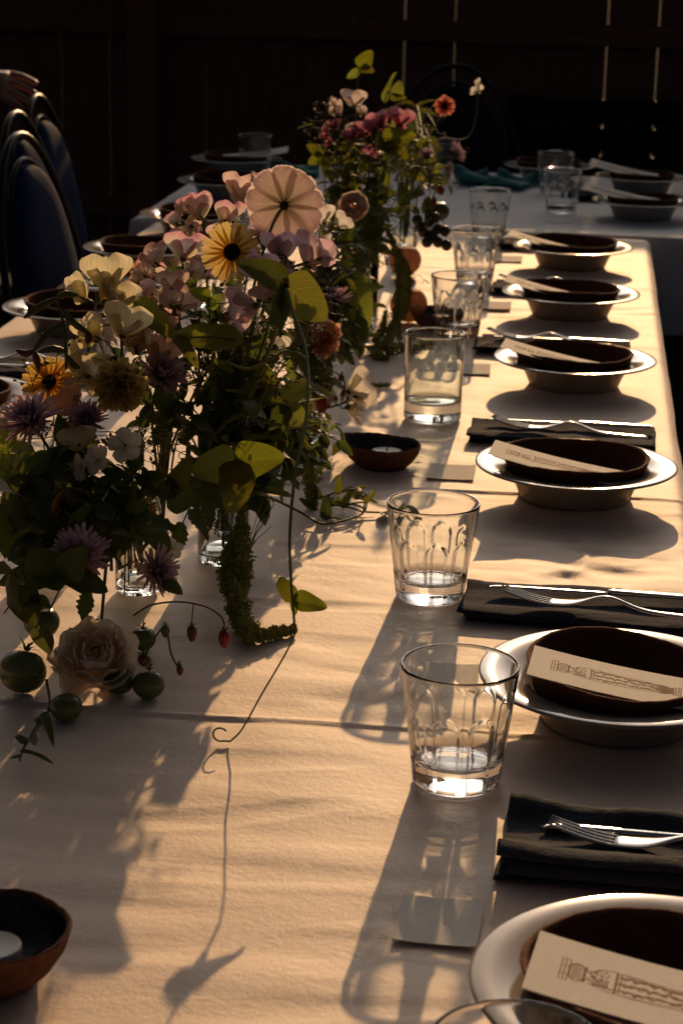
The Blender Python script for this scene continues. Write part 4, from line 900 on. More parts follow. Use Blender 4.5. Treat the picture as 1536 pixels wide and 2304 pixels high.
flower('sweet_pea', 'dark magenta sweet pea cluster in the middle of the far bouquet', 'flower', 'sweetpea', 'magenta', [(825, 282, 3.27, (.2, -1, .1), 1.1, .2), (795, 295, 3.27, (-.4, -1, .2), .95, .5), (755, 275, 3.3, (-.6, -1, .1), .8, .2), (738, 290, 3.3, (-.3, -1, 0), .7, 1.2), (840, 310, 3.26, (.4, -1, 0), .9, 2.6)], BG, SP)
flower('sweet_pea', 'single white sweet pea nodding on an arched stem at far right', 'flower', 'sweetpea', 'white', [(1076, 186, 3.42, (.7, -.6, -.1), .95, 1.0)], (FV.x+.02, FV.y), SP)
flower('chrysanthemum', 'small purple pink aster turned right on the far bouquet', 'flower', 'aster', 'aster', [(1022, 345, 3.5, (.85, -.2, .5), .95, 0)], BF, 'purple pink asters')
flower('chrysanthemum', 'small purple pink aster left of the one turned right, far bouquet', 'flower', 'aster', 'aster', [(960, 350, 3.48, (-.1, -.3, 1), .75, 0)], BF, 'purple pink asters')
flower('chrysanthemum', 'pale pink flower seen edge on below the asters, far bouquet', 'flower', 'aster', 'palepink', [(1006, 380, 3.45, (1, -.3, .1), .6, 0)], BF)
flower('chrysanthemum', 'purple aster deep in the leaves right of the big dark bean leaf', 'flower', 'aster', 'aster', [(752, 680, 2.6, (-.2, -.3, 1), 1.0, 0)], BM, 'purple pink asters')
flower('sweet_pea', 'cream white blossoms in the leaves beside the large cosmos', 'flower', 'sweetpea', 'white', [(730, 480, 2.6, (.2, -1, .2), .9, .2), (738, 540, 2.6, (.5, -1, 0), .8, .8)], BM, SP)

# ------------------------------------------------------------------ leaves: bean vines with big leaves
def vine(name, label, cat, pts, r, mat, leaves, group=None, curls=()):
    """pts: (px, py, Y); leaves: (base px,py,Y, tip px,py,Y, normal, material, width)"""
    W_ = [p if isinstance(p, Vector) else at(*p) for p in pts]
    root = thing(name, label, cat, W_[0], 0, group); b = MB(); sp = spline(W_, 8)
    b.tube([q-root.location for q in sp], [r*(1-.45*i/(len(sp)-1)) for i in range(len(sp))], 6); st = b.build('stem', MT[mat], root)
    for k, (a, t, n, mk, w) in enumerate(leaves):
        pa, pt = at(*a), at(*t); leaf_at(root, BIG[mk][k % 3], pa, pt, n, w)
        c = min(sp, key=lambda q: (q-pa).length)
        if .003 < (c-pa).length < .09: MB().tube([q-root.location for q in bez(c, c.lerp(pa, .4)+Vector((0, 0, .004)), pa.lerp(c, .2), pa, 7)], r*.6, 5).build('leaf_stalk', MT[mat], root)
    return root
for lab, vb, node, lv in (
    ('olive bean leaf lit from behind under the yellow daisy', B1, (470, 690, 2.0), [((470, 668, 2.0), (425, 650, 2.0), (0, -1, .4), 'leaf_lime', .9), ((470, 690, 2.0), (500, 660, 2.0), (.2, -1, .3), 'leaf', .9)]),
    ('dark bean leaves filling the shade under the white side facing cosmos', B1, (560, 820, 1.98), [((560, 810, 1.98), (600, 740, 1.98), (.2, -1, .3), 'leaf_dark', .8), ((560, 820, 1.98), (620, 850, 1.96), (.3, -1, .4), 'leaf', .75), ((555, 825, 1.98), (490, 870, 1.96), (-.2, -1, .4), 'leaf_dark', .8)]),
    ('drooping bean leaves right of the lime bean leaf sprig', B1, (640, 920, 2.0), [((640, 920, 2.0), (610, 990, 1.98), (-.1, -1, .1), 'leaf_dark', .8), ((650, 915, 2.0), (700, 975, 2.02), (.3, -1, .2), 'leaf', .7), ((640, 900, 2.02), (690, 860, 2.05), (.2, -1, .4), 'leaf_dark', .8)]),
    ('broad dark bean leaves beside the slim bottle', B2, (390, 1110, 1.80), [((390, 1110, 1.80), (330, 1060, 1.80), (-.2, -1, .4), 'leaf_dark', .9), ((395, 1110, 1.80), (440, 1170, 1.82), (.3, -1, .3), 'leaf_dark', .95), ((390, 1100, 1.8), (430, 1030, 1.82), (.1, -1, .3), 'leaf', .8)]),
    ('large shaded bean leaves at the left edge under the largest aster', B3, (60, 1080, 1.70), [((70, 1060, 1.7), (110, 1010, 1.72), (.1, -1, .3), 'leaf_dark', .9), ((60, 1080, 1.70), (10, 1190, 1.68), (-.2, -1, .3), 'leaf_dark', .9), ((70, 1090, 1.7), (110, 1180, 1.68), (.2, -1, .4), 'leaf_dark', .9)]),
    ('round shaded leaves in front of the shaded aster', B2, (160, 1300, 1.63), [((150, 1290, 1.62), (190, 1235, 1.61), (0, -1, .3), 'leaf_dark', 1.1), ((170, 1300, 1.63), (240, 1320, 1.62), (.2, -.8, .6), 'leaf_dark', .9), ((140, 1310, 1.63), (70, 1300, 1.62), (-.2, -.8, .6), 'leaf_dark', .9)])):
    vine('bean_sprig', lab, 'foliage', [Vector((vb[0], vb[1], T+.10)), tuple(node[:2])+(node[2]+.03,), node], .0014, 'stem', lv)
v = vine('bean_vine', 'long bean vine dangling over the cloth with two lime leaves near its end', 'vine',
     [Vector((B1[0], B1[1], T+.10)), (600, 800, 1.96), (632, 700, 1.88), (640, 648, 1.85), (662, 710, 1.80), (690, 800, 1.75), (690, 930, 1.68), (665, 1060, 1.62), (652, 1200, 1.58), (655, 1310, 1.555), (664, 1425, 1.54)],
     .0019, 'stem_gold', [((645, 640, 1.85), (735, 720, 1.84), (-.2, -1, .35), 'leaf', 1.15), ((640, 636, 1.85), (535, 568, 1.84), (-.3, -.7, .75), 'leaf_dark', .72), ((635, 655, 1.85), (645, 752, 1.83), (-.6, -1, .1), 'leaf_dark', .75),
                     ((664, 1350, 1.55), (742, 1364, 1.56), (.1, -.8, .6), 'leaf_lime', .80), ((660, 1345, 1.55), (612, 1292, 1.56), (-.3, -.9, .4), 'leaf_lime', .75), ((662, 1352, 1.55), (664, 1384, 1.55), (0, -1, .3), 'leaf_lime', .8)])
e = at(664, 1425, 1.54); tp = on(518, 1668, T+.003); cp = [e, at(640, 1475, 1.535), at(590, 1560, 1.525), at(545, 1640, 1.52), tp]
c0 = tp; circ = [c0+Vector((-.004+.0062*cos(a)-.0035, 0, .0062+.0062*sin(a)))+Vector((0, .004*(a/6), 0)) for a in np.linspace(-1.2, -5.6, 14)]
MB().tube([q-v.location for q in spline(cp, 6)+circ], .00085, 6).build('tendril', MT['stem_gold'], v)
vine('bean_sprig', 'sprig of yellow green bean leaves catching sun above the clear cylinder vase', 'foliage', [Vector((B1[0], B1[1]-.005, T+.12)), (550, 1120, 1.92), (540, 1040, 1.82), (536, 1035, 1.78)], .0016, 'stem_gold',
     [((538, 1040, 1.78), (632, 1025, 1.76), (.1, -1, .4), 'leaf_lime', 1.0), ((536, 1046, 1.77), (528, 1152, 1.74), (.3, -1, .1), 'leaf_lime', 1.0), ((528, 1040, 1.78), (432, 1062, 1.78), (-.2, -1, .25), 'leaf', 1.15)])
vine('bean_sprig', 'dark bean leaves pointing left across the near bouquet', 'foliage', [Vector((B1[0]-.01, B1[1], T+.12)), (540, 900, 2.0), (545, 780, 1.92), (520, 765, 1.88)], .0016, 'stem',
     [((530, 768, 1.88), (378, 742, 1.88), (.1, -.75, .7), 'leaf', .62), ((400, 760, 1.87), (450, 815, 1.85), (.3, -.8, .5), 'leaf', .5), ((312, 684, 1.92), (405, 765, 1.90), (-.4, -.8, .5), 'leaf', .55)])
vine('bean_sprig', 'tall bean tip with round leaf at the very top of the far bouquet', 'foliage', [Vector((GV.x, GV.y, T+.12)), (800, 380, 3.35), (800, 250, 3.38), (806, 165, 3.40), (812, 150, 3.4)], .0014, 'stem_gold',
     [((812, 150, 3.4), (836, 112, 3.4), (-.1, -1, .2), 'leaf_lime', 1.2), ((814, 152, 3.4), (840, 158, 3.39), (0, -1, .3), 'leaf_lime', 1.0), ((806, 160, 3.4), (780, 178, 3.4), (-.3, -1, .2), 'leaf', .9)])
vine('bean_sprig', 'pair of upright bean leaves above the magenta sweet pea', 'foliage', [Vector((GV.x+.02, GV.y, T+.12)), (855, 350, 3.36), (865, 230, 3.38), (872, 205, 3.38)], .0014, 'stem',
     [((868, 225, 3.38), (882, 160, 3.38), (-.8, -.7, .1), 'leaf', .55), ((892, 215, 3.37), (900, 178, 3.37), (.1, -1, .1), 'leaf', 1.05), ((880, 218, 3.37), (915, 222, 3.37), (.2, -1, .3), 'leaf_lime', .7)])
vine('bean_sprig', 'large lit bean leaf below the magenta sweet pea', 'foliage', [Vector((FV.x-.01, FV.y, T+.11)), (870, 420, 3.32), (870, 330, 3.26)], .0014, 'stem',
     [((862, 320, 3.26), (934, 300, 3.25), (.1, -.9, .45), 'leaf_lime', .95), ((868, 325, 3.26), (922, 348, 3.25), (.2, -.9, .4), 'leaf_lime', .9), ((858, 325, 3.26), (848, 300, 3.27), (-.3, -1, .3), 'leaf', 1)])
vine('bean_sprig', 'lime bean leaves at the left side of the far bouquet', 'foliage', [Vector((GV.x-.01, GV.y, T+.12)), (740, 470, 3.3), (725, 345, 3.28)], .0014, 'stem_gold',
     [((724, 345, 3.28), (688, 325, 3.28), (-.3, -1, .3), 'leaf_lime', .9), ((726, 352, 3.28), (690, 366, 3.27), (-.2, -1, .2), 'leaf_lime', 1), ((730, 360, 3.28), (735, 405, 3.27), (.1, -1, .1), 'leaf', .6)])
vine('bean_sprig', 'broad dark leaves hanging between the big bean leaf and the tassel', 'foliage', [Vector((MV.x, MV.y, T+.10)), (770, 720, 2.65), (790, 640, 2.7)], .0015, 'stem',
     [((770, 640, 2.7), (790, 720, 2.66), (-.1, -1, .1), 'leaf', .8), ((800, 640, 2.75), (830, 720, 2.7), (.3, -1, .1), 'leaf', .7), ((740, 650, 2.7), (730, 720, 2.66), (-.3, -1, .1), 'leaf', .8), ((800, 720, 2.7), (810, 800, 2.66), (.2, -1, .2), 'leaf_dark', .7), ((770, 730, 2.66), (768, 810, 2.62), (.1, -1, .2), 'leaf', .6)])
vine('creeper', 'dark creeping stem with curled end lying on the cloth left of a glass', 'vine', [on(575, 1112, T+.05), on(620, 1125, T+.035), on(680, 1155, T+.012), on(725, 1178, T+.006), on(785, 1168, T+.006), on(820, 1150, T+.006), on(822, 1112, T+.02), on(800, 1098, T+.022)], .0017, 'stem',
     [((735, 1165, 2.17), (728, 1110, 2.19), (-.2, -1, .4), 'leaf_dark', .6), ((745, 1135, 2.20), (755, 1090, 2.23), (.1, -1, .4), 'leaf', .6), ((770, 1140, 2.21), (790, 1105, 2.23), (.2, -1, .5), 'leaf', .5), ((815, 1120, 2.23), (848, 1128, 2.22), (.2, -.6, .8), 'leaf_lime', .45), ((790, 1110, 2.23), (772, 1082, 2.25), (-.2, -1, .4), 'leaf_lime', .5), ((800, 1100, 2.23), (826, 1095, 2.23), (0, -.8, .6), 'leaf_lime', .5), ((770, 1130, 2.2), (735, 1130, 2.2), (-.2, -.8, .6), 'leaf', .6), ((800, 1120, 2.2), (812, 1082, 2.22), (.1, -1, .4), 'leaf', .6), ((760, 1110, 2.21), (765, 1068, 2.22), (0, -1, .4), 'leaf_lime', .5), ((700, 1140, 2.2), (672, 1120, 2.2), (-.3, -.8, .5), 'leaf_dark', .6), ((720, 1120, 2.21), (700, 1085, 2.22), (-.1, -1, .4), 'leaf_dark', .6), ((820, 1130, 2.19), (845, 1105, 2.2), (.3, -1, .5), 'leaf', .5)])
vine('creeper', 'short runner with small leaves passing behind the second nearest glass', 'vine', [on(822, 1152, T+.006), on(870, 1152, T+.005), on(905, 1140, T+.006), on(935, 1148, T+.004)], .0012, 'stem',
     [((880, 1150, 2.21), (900, 1128, 2.22), (0, -.7, .7), 'leaf', .5), ((905, 1140, 2.22), (940, 1150, 2.19), (.1, -.6, .8), 'leaf_dark', .5), ((870, 1150, 2.21), (862, 1172, 2.17), (0, -.6, .8), 'leaf_dark', .6)])
vine('creeper', 'trailing sprig of small pointed leaves at lower left on the cloth', 'vine', [on(105, 1530, T+.02), on(112, 1590, T+.012), on(85, 1640, T+.010), on(55, 1680, T+.006), on(45, 1712, T+.004)], .0013, 'stem',
     [((100, 1610, 1.48), (120, 1668, 1.45), (.2, -.7, .7), 'leaf_dark', .3), ((90, 1625, 1.48), (72, 1605, 1.49), (-.2, -.7, .7), 'leaf_dark', .5), ((70, 1660, 1.46), (85, 1690, 1.43), (.2, -.7, .6), 'leaf_dark', .35), ((60, 1670, 1.46), (30, 1652, 1.47), (-.2, -.7, .6), 'leaf_dark', .5), ((52, 1690, 1.44), (118, 1700, 1.43), (.1, -.5, .8), 'leaf_dark', .22), ((48, 1700, 1.44), (22, 1712, 1.43), (0, -.5, .8), 'leaf_dark', .4)])
vine('arching_stem', 'pale green stem arching left to right in the middle of the near bouquet', 'foliage', [Vector((B0[0], B0[1], T+.1)), (470, 830, 1.95), (560, 830, 1.86), (640, 792, 1.80), (680, 800, 1.77), (692, 822, 1.75)], .0016, 'stem_gold', [((520, 835, 1.9), (470, 800, 1.9), (0, -1, .4), 'leaf_lime', .4)])

def leafy(label, base, tip_px, mk, kind, n, size, group, seed, stem='stem', spread=1.0):
    rg = random.Random(seed); base = Vector((base[0]+rg.uniform(-.01, .01), base[1]+rg.uniform(-.01, .01), T+.015+.05*rg.random())); tip = at(*tip_px)
    root = thing('leafy_stem', label, 'foliage', base, 0, group); d = (tip-base).length
    c = bez(base, base+Vector((0, 0, d*.5)), tip-(tip-base)*.25+Vector((0, 0, d*.12)), tip, 14)
    MB().tube([q-base for q in c], [.0013-.0006*i/13 for i in range(14)], 5).build('stem', MT[stem], root)
    for k in range(n):
        u = .34+.66*(k+.5)/n; i = min(12, int(u*13)); p = c[i].lerp(c[i+1], u*13-i); t = (c[i+1]-c[i]).normalized()
        a = k*2.4+rg.uniform(-.5, .5); side = t.orthogonal().normalized(); side.rotate(Quaternion(t, a))
        dr = (side*rg.uniform(.7, 1.1)*spread+t*rg.uniform(.2, .9)+Vector((0, 0, rg.uniform(-.45, .15)))).normalized(); L = size*rg.uniform(.65, 1.2)*(1-.25*abs(u-.6))
        q = p+dr*L
        if q.z < T+.004: q.z = T+.004+rg.random()*.01
        leaf_at(root, rg.choice(LEAF[kind, mk]), p, q, Vector((rg.uniform(-.6, .6), rg.uniform(-.9, .2), 1)), rg.uniform(.85, 1.15))
    return root
GN, GMID, GF = 'leafy stems filling the near bouquet', 'leafy stems between the bouquets', 'leafy stems filling the far bouquet'
MARKS = [(640, 462, 'the large pale cosmos'), (522, 567, 'the yellow daisy'), (452, 462, 'the tall pink edged sweet pea'), (400, 580, 'the broad pink sweet pea'), (225, 625, 'the tallest cream sweet pea'), (240, 750, 'the lower cream sweet pea'), (600, 620, 'the lilac sweet pea under bean leaves'),
         (690, 680, 'the big dark bean leaf'), (270, 868, 'the cream chrysanthemum'), (72, 950, 'the largest purple aster'), (362, 850, 'the middle purple aster'), (112, 860, 'the golden daisy at left'), (215, 1465, 'the big garden rose'), (165, 1155, 'the golden rose'), (312, 1148, 'the closing golden daisy'),
         (180, 1250, 'the shaded purple aster'), (318, 1010, 'the slim bottle neck'), (545, 1060, 'the lime bean leaf sprig'), (530, 1280, 'the hanging green tassel'), (500, 1180, 'the clear cylinder vase'), (728, 758, 'the drooping peach flower'), (785, 860, 'the papery white sweet pea'), (724, 908, 'the red rosehip berry'), (795, 462, 'the round peach ranunculus'),
         (1000, 238, 'the coral zinnia'), (790, 225, 'the pale pink sweet pea at the top'), (890, 260, 'the magenta sweet pea'), (820, 285, 'the dark magenta cluster'), (1022, 345, 'the aster turned right'), (960, 350, 'the small far aster'), (900, 315, 'the large lit bean leaf'), (705, 345, 'the lime leaves at the far left side'), (975, 520, 'the dark green berries'), (912, 585, 'the reddish peach'), (920, 685, 'the orange peach'),
         (890, 650, 'the far amaranth tassel'), (835, 130, 'the topmost round leaf'), (340, 1285, 'the aster at the foot of the bottle'), (52, 1500, 'the largest green tomato'), (590, 535, 'the dusky scabious'), (320, 622, 'the edge on orange daisy'), (320, 750, 'the peach sweet pea')]
USED = set()
def where(px, py, look):
    for mx_, my_, nm in sorted(MARKS, key=lambda q: (q[0]-px)**2+(q[1]-py)**2):
        dx, dy = px-mx_, py-my_
        dr = ('right of' if dx > 0 else 'left of') if abs(dx) > abs(dy)*1.3 else ('below' if dy > 0 else 'above')
        lab = look+' '+dr+' '+nm
        if lab not in USED: USED.add(lab); return lab
def fill(group, lab, items, seed):
    for k, (b, tp, mk, kd, n, s) in enumerate(items):
        look = dict(leaf='green', leaf_dark='dark green', leaf_lime='lime green')[mk]+' '+dict(ovate='oval leaved', heart='broad leaved', lance='narrow leaved', serrate='saw edged')[kd]+' stem'
        leafy(where(tp[0], tp[1], ('small ' if lab[:5] == 'small' else '')+look), b, tp, mk, kd, n, s, group, seed+k)
fill(GN, 'green leafy stem in the dense foliage of the near bouquet', [
    (B1, (600, 850, 2.05), 'leaf', 'ovate', 10, .036), (B1, (560, 880, 1.95), 'leaf', 'serrate', 10, .038), (B1, (480, 900, 1.95), 'leaf_dark', 'ovate', 11, .034), (B1, (640, 930, 2.05), 'leaf', 'ovate', 10, .036),
    (B1, (600, 960, 2.0), 'leaf_dark', 'serrate', 10, .036), (B1, (690, 960, 2.15), 'leaf', 'serrate', 11, .032), (B1, (720, 1010, 2.2), 'leaf_dark', 'ovate', 10, .030), (B1, (560, 740, 2.0), 'leaf', 'ovate', 8, .034),
    (B1, (430, 830, 1.98), 'leaf_dark', 'lance', 12, .045), (B0, (380, 920, 1.9), 'leaf_dark', 'ovate', 10, .034), (B0, (430, 960, 1.88), 'leaf_dark', 'serrate', 10, .038), (B0, (330, 900, 1.92), 'leaf_dark', 'lance', 12, .042),
    (B1, (500, 1000, 1.9), 'leaf', 'lance', 12, .04), (B1, (450, 1100, 1.86), 'leaf_dark', 'serrate', 9, .038), (B1, (410, 1180, 1.84), 'leaf_dark', 'serrate', 9, .036), (B1, (640, 1010, 2.02), 'leaf_dark', 'ovate', 9, .034),
    (B1, (700, 900, 2.2), 'leaf', 'ovate', 10, .034), (B1, (610, 720, 2.1), 'leaf_dark', 'ovate', 9, .036), (B1, (440, 680, 2.1), 'leaf_lime', 'ovate', 5, .034), (B1, (750, 950, 2.25), 'leaf', 'lance', 8, .036), (B1, (480, 760, 2.0), 'leaf_dark', 'ovate', 9, .036), (B1, (540, 950, 2.0), 'leaf_dark', 'ovate', 10, .036), (B0, (400, 820, 2.0), 'leaf', 'ovate', 9, .034), (B1, (655, 870, 2.1), 'leaf_dark', 'serrate', 10, .036), (B1, (590, 1100, 1.98), 'leaf_dark', 'ovate', 8, .034)], 100)
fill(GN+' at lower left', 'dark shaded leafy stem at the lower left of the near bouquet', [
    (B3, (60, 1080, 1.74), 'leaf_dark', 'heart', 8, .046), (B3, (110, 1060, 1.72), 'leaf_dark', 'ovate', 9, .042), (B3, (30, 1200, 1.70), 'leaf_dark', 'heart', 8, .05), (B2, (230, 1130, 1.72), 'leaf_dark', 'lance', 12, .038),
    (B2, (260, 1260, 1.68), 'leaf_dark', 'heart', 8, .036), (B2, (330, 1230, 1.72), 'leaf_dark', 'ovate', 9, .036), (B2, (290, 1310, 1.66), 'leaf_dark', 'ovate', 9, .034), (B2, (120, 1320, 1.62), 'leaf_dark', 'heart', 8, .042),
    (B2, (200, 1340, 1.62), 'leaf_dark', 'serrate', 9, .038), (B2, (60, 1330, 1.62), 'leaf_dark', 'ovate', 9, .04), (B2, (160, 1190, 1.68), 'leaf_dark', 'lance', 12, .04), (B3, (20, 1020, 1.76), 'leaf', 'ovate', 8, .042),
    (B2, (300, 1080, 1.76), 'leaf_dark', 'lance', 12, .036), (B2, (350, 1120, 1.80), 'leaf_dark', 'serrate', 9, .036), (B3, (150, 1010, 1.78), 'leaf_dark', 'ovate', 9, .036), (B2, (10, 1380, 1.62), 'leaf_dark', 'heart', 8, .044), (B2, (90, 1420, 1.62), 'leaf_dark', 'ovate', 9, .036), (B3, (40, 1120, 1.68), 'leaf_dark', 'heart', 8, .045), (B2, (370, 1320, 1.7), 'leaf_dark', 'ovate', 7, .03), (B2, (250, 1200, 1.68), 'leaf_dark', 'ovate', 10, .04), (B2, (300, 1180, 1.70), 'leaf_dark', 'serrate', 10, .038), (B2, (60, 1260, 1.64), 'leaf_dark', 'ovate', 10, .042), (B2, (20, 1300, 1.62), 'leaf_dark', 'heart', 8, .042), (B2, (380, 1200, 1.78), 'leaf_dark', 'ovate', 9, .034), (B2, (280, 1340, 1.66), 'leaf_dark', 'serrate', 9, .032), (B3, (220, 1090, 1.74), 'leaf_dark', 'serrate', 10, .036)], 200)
fill(GMID, 'leafy stem filling the gap between the two bouquets', [
    (BM, (700, 740, 2.55), 'leaf', 'ovate', 9, .038), (BM, (760, 640, 2.75), 'leaf_dark', 'ovate', 9, .04), (BM, (720, 600, 2.7), 'leaf', 'serrate', 10, .038), (BM, (830, 700, 2.85), 'leaf_dark', 'ovate', 9, .038), (BM, (680, 830, 2.45), 'leaf', 'lance', 10, .04),
    (BM, (790, 780, 2.65), 'leaf_dark', 'serrate', 9, .036), (BM, (700, 880, 2.4), 'leaf_dark', 'ovate', 9, .034), (BM, (650, 780, 2.4), 'leaf_dark', 'ovate', 9, .036), (BM, (800, 600, 2.9), 'leaf_dark', 'ovate', 10, .04), (BM, (750, 560, 2.9), 'leaf', 'lance', 10, .045), (BM, (820, 650, 2.9), 'leaf_dark', 'serrate', 10, .04), (BM, (740, 850, 2.45), 'leaf', 'serrate', 9, .034), (BM, (840, 740, 2.9), 'leaf_dark', 'ovate', 8, .036)], 300)
fill(GF, 'green leafy stem in the foliage of the far bouquet', [
    (BG, (760, 320, 3.3), 'leaf', 'serrate', 10, .04), (BG, (800, 370, 3.25), 'leaf', 'ovate', 10, .042), (BG, (850, 400, 3.2), 'leaf_dark', 'ovate', 10, .042), (BG, (760, 430, 3.2), 'leaf_dark', 'serrate', 10, .042), (BF, (930, 380, 3.45), 'leaf', 'ovate', 11, .042), (BF, (980, 400, 3.5), 'leaf', 'serrate', 10, .04),
    (BF, (920, 440, 3.4), 'leaf_dark', 'ovate', 10, .042), (BF, (970, 450, 3.5), 'leaf_dark', 'serrate', 9, .04), (BF, (950, 310, 3.45), 'leaf_lime', 'lance', 9, .04), (BG, (830, 480, 3.1), 'leaf_dark', 'ovate', 10, .044), (BG, (870, 470, 3.2), 'leaf', 'lance', 11, .05), (BG, (740, 400, 3.25), 'leaf', 'lance', 11, .045), (BG, (720, 300, 3.3), 'leaf', 'lance', 9, .035),
    (BF, (1000, 430, 3.5), 'leaf_dark', 'ovate', 8, .04), (BG, (840, 560, 3.1), 'leaf_dark', 'ovate', 10, .042), (BG, (780, 540, 3.05), 'leaf_dark', 'serrate', 10, .042), (BF, (890, 390, 3.35), 'leaf', 'serrate', 10, .042), (BF, (960, 520, 3.4), 'leaf_dark', 'ovate', 8, .036), (BG, (700, 270, 3.32), 'leaf', 'lance', 7, .032), (BG, (860, 350, 3.3), 'leaf_dark', 'ovate', 10, .04), (BG, (810, 330, 3.28), 'leaf_dark', 'serrate', 9, .036)], 400)

fill(GN, 'small leaved green stem woven through the near bouquet', [
    (B1, (px, py, Y), mk, kd, 13, sz) for px, py, Y, mk, kd, sz in (
    (560, 700, 2.02, 'leaf', 'ovate', .026), (620, 760, 2.06, 'leaf_dark', 'ovate', .027), (670, 820, 2.15, 'leaf', 'serrate', .026), (520, 800, 1.98, 'leaf_dark', 'serrate', .028), (580, 830, 2.02, 'leaf', 'lance', .034), (640, 890, 2.08, 'leaf_dark', 'ovate', .027),
    (460, 870, 1.95, 'leaf', 'ovate', .026), (410, 900, 1.92, 'leaf_dark', 'lance', .036), (500, 920, 1.95, 'leaf_dark', 'serrate', .027), (690, 1000, 2.16, 'leaf', 'ovate', .024), (710, 870, 2.25, 'leaf_dark', 'serrate', .026), (620, 960, 2.02, 'leaf', 'serrate', .026), (560, 1010, 1.96, 'leaf_dark', 'ovate', .028), (470, 1010, 1.9, 'leaf_dark', 'ovate', .028),
    (390, 690, 2.04, 'leaf_dark', 'ovate', .027), (440, 740, 2.0, 'leaf', 'lance', .034), (300, 830, 1.94, 'leaf_dark', 'ovate', .028), (350, 960, 1.86, 'leaf_dark', 'serrate', .028), (420, 1040, 1.86, 'leaf_dark', 'ovate', .028), (720, 940, 2.26, 'leaf', 'lance', .03), (735, 1040, 2.24, 'leaf_dark', 'ovate', .024), (765, 955, 2.3, 'leaf', 'lance', .034), (775, 1000, 2.28, 'leaf_dark', 'ovate', .03), (730, 985, 2.25, 'leaf_dark', 'serrate', .03), (690, 1040, 2.2, 'leaf_dark', 'ovate', .03), (660, 1080, 2.14, 'leaf_dark', 'ovate', .028), (380, 590, 2.15, 'leaf_dark', 'ovate', .026), (540, 650, 2.1, 'leaf', 'serrate', .028), (580, 700, 2.1, 'leaf_dark', 'ovate', .03), (420, 640, 2.1, 'leaf_dark', 'lance', .034), (500, 700, 2.1, 'leaf_dark', 'ovate', .03), (650, 640, 2.15, 'leaf_dark', 'serrate', .028), (270, 800, 1.95, 'leaf_dark', 'lance', .034), (600, 640, 2.1, 'leaf', 'ovate', .026), (480, 640, 2.12, 'leaf_dark', 'ovate', .027))], 500)
fill(GMID, 'small leaved stem in the shadowed foliage between the bouquets', [
    (BM, (px, py, Y), mk, kd, 13, sz) for px, py, Y, mk, kd, sz in (
    (720, 540, 2.85, 'leaf', 'ovate', .030), (760, 580, 2.8, 'leaf_dark', 'serrate', .030), (800, 520, 2.95, 'leaf_dark', 'ovate', .032), (740, 620, 2.7, 'leaf', 'lance', .036), (830, 560, 2.98, 'leaf_dark', 'ovate', .03), (790, 680, 2.7, 'leaf_dark', 'ovate', .03), (840, 630, 2.95, 'leaf', 'serrate', .03), (700, 680, 2.55, 'leaf', 'ovate', .03), (760, 750, 2.6, 'leaf_dark', 'lance', .036), (720, 800, 2.5, 'leaf', 'ovate', .028), (690, 760, 2.45, 'leaf_dark', 'serrate', .028), (810, 760, 2.7, 'leaf', 'ovate', .028), (850, 790, 2.85, 'leaf_dark', 'lance', .03), (850, 690, 2.95, 'leaf', 'ovate', .028), (730, 470, 2.9, 'leaf', 'lance', .034))], 600)
fill(GF, 'small leaved green stem woven through the far bouquet', [
    (BG if px < 880 else BF, (px, py, Y), mk, kd, 13, sz) for px, py, Y, mk, kd, sz in (
    (740, 350, 3.28, 'leaf', 'ovate', .032), (780, 300, 3.3, 'leaf_dark', 'serrate', .032), (830, 360, 3.24, 'leaf', 'lance', .04), (870, 420, 3.2, 'leaf', 'ovate', .032), (790, 420, 3.2, 'leaf', 'serrate', .032), (910, 360, 3.38, 'leaf_dark', 'ovate', .032), (950, 420, 3.44, 'leaf', 'ovate', .03), (990, 380, 3.5, 'leaf', 'serrate', .03), (890, 500, 3.3, 'leaf_dark', 'ovate', .032), (930, 490, 3.4, 'leaf_dark', 'ovate', .03), (720, 430, 3.24, 'leaf', 'lance', .036), (860, 300, 3.3, 'leaf_dark', 'ovate', .03), (760, 500, 3.12, 'leaf_dark', 'serrate', .034), (820, 440, 3.15, 'leaf_dark', 'lance', .04))], 700)
# wispy tendrils, feathery cosmos leaf
def tendrils(label, base, n, reach, seed, mat='stem_gold', group=None):
    rg = random.Random(seed); base = Vector(base); root = thing('tendril_spray', label, 'foliage', base, 0, group)
    for k in range(n):
        a = rg.uniform(0, 6.28); d = Vector((cos(a), sin(a)*.6, rg.uniform(.1, .9)))*reach*rg.uniform(.5, 1.1); p = [base, base+d*.4+Vector((0, 0, reach*.3)), base+d]
        c = p[-1]; s = rg.choice((-1, 1)); R = rg.uniform(.004, .008)
        p += [c+Vector((R*(1-cos(q))*s, 0, R*sin(q)*(1-q/16))) for q in np.linspace(.5, rg.uniform(3, 8), 9)]
        MB().tube([q-base for q in spline(p, 4)], .0005, 5).build('tendril', MT[mat], root)
    return root
for k, (px, py, Y, n, rc) in enumerate(((560, 760, 1.95, 7, .06), (680, 760, 2.1, 6, .06), (470, 860, 1.92, 6, .05), (300, 1040, 1.78, 7, .05), (760, 330, 3.3, 9, .07), (840, 380, 3.25, 8, .07), (800, 480, 3.1, 6, .07), (960, 400, 3.45, 7, .06), (920, 640, 3.3, 4, .05), (870, 600, 3.1, 6, .06), (700, 780, 2.4, 6, .06), (620, 900, 2.0, 6, .06))):
    tendrils(where(px, py, 'thin curling tendrils'), at(px, py, Y), n, rc, 60+k, 'stem_gold' if k % 2 else 'stem', 'curling tendrils in the bouquets')
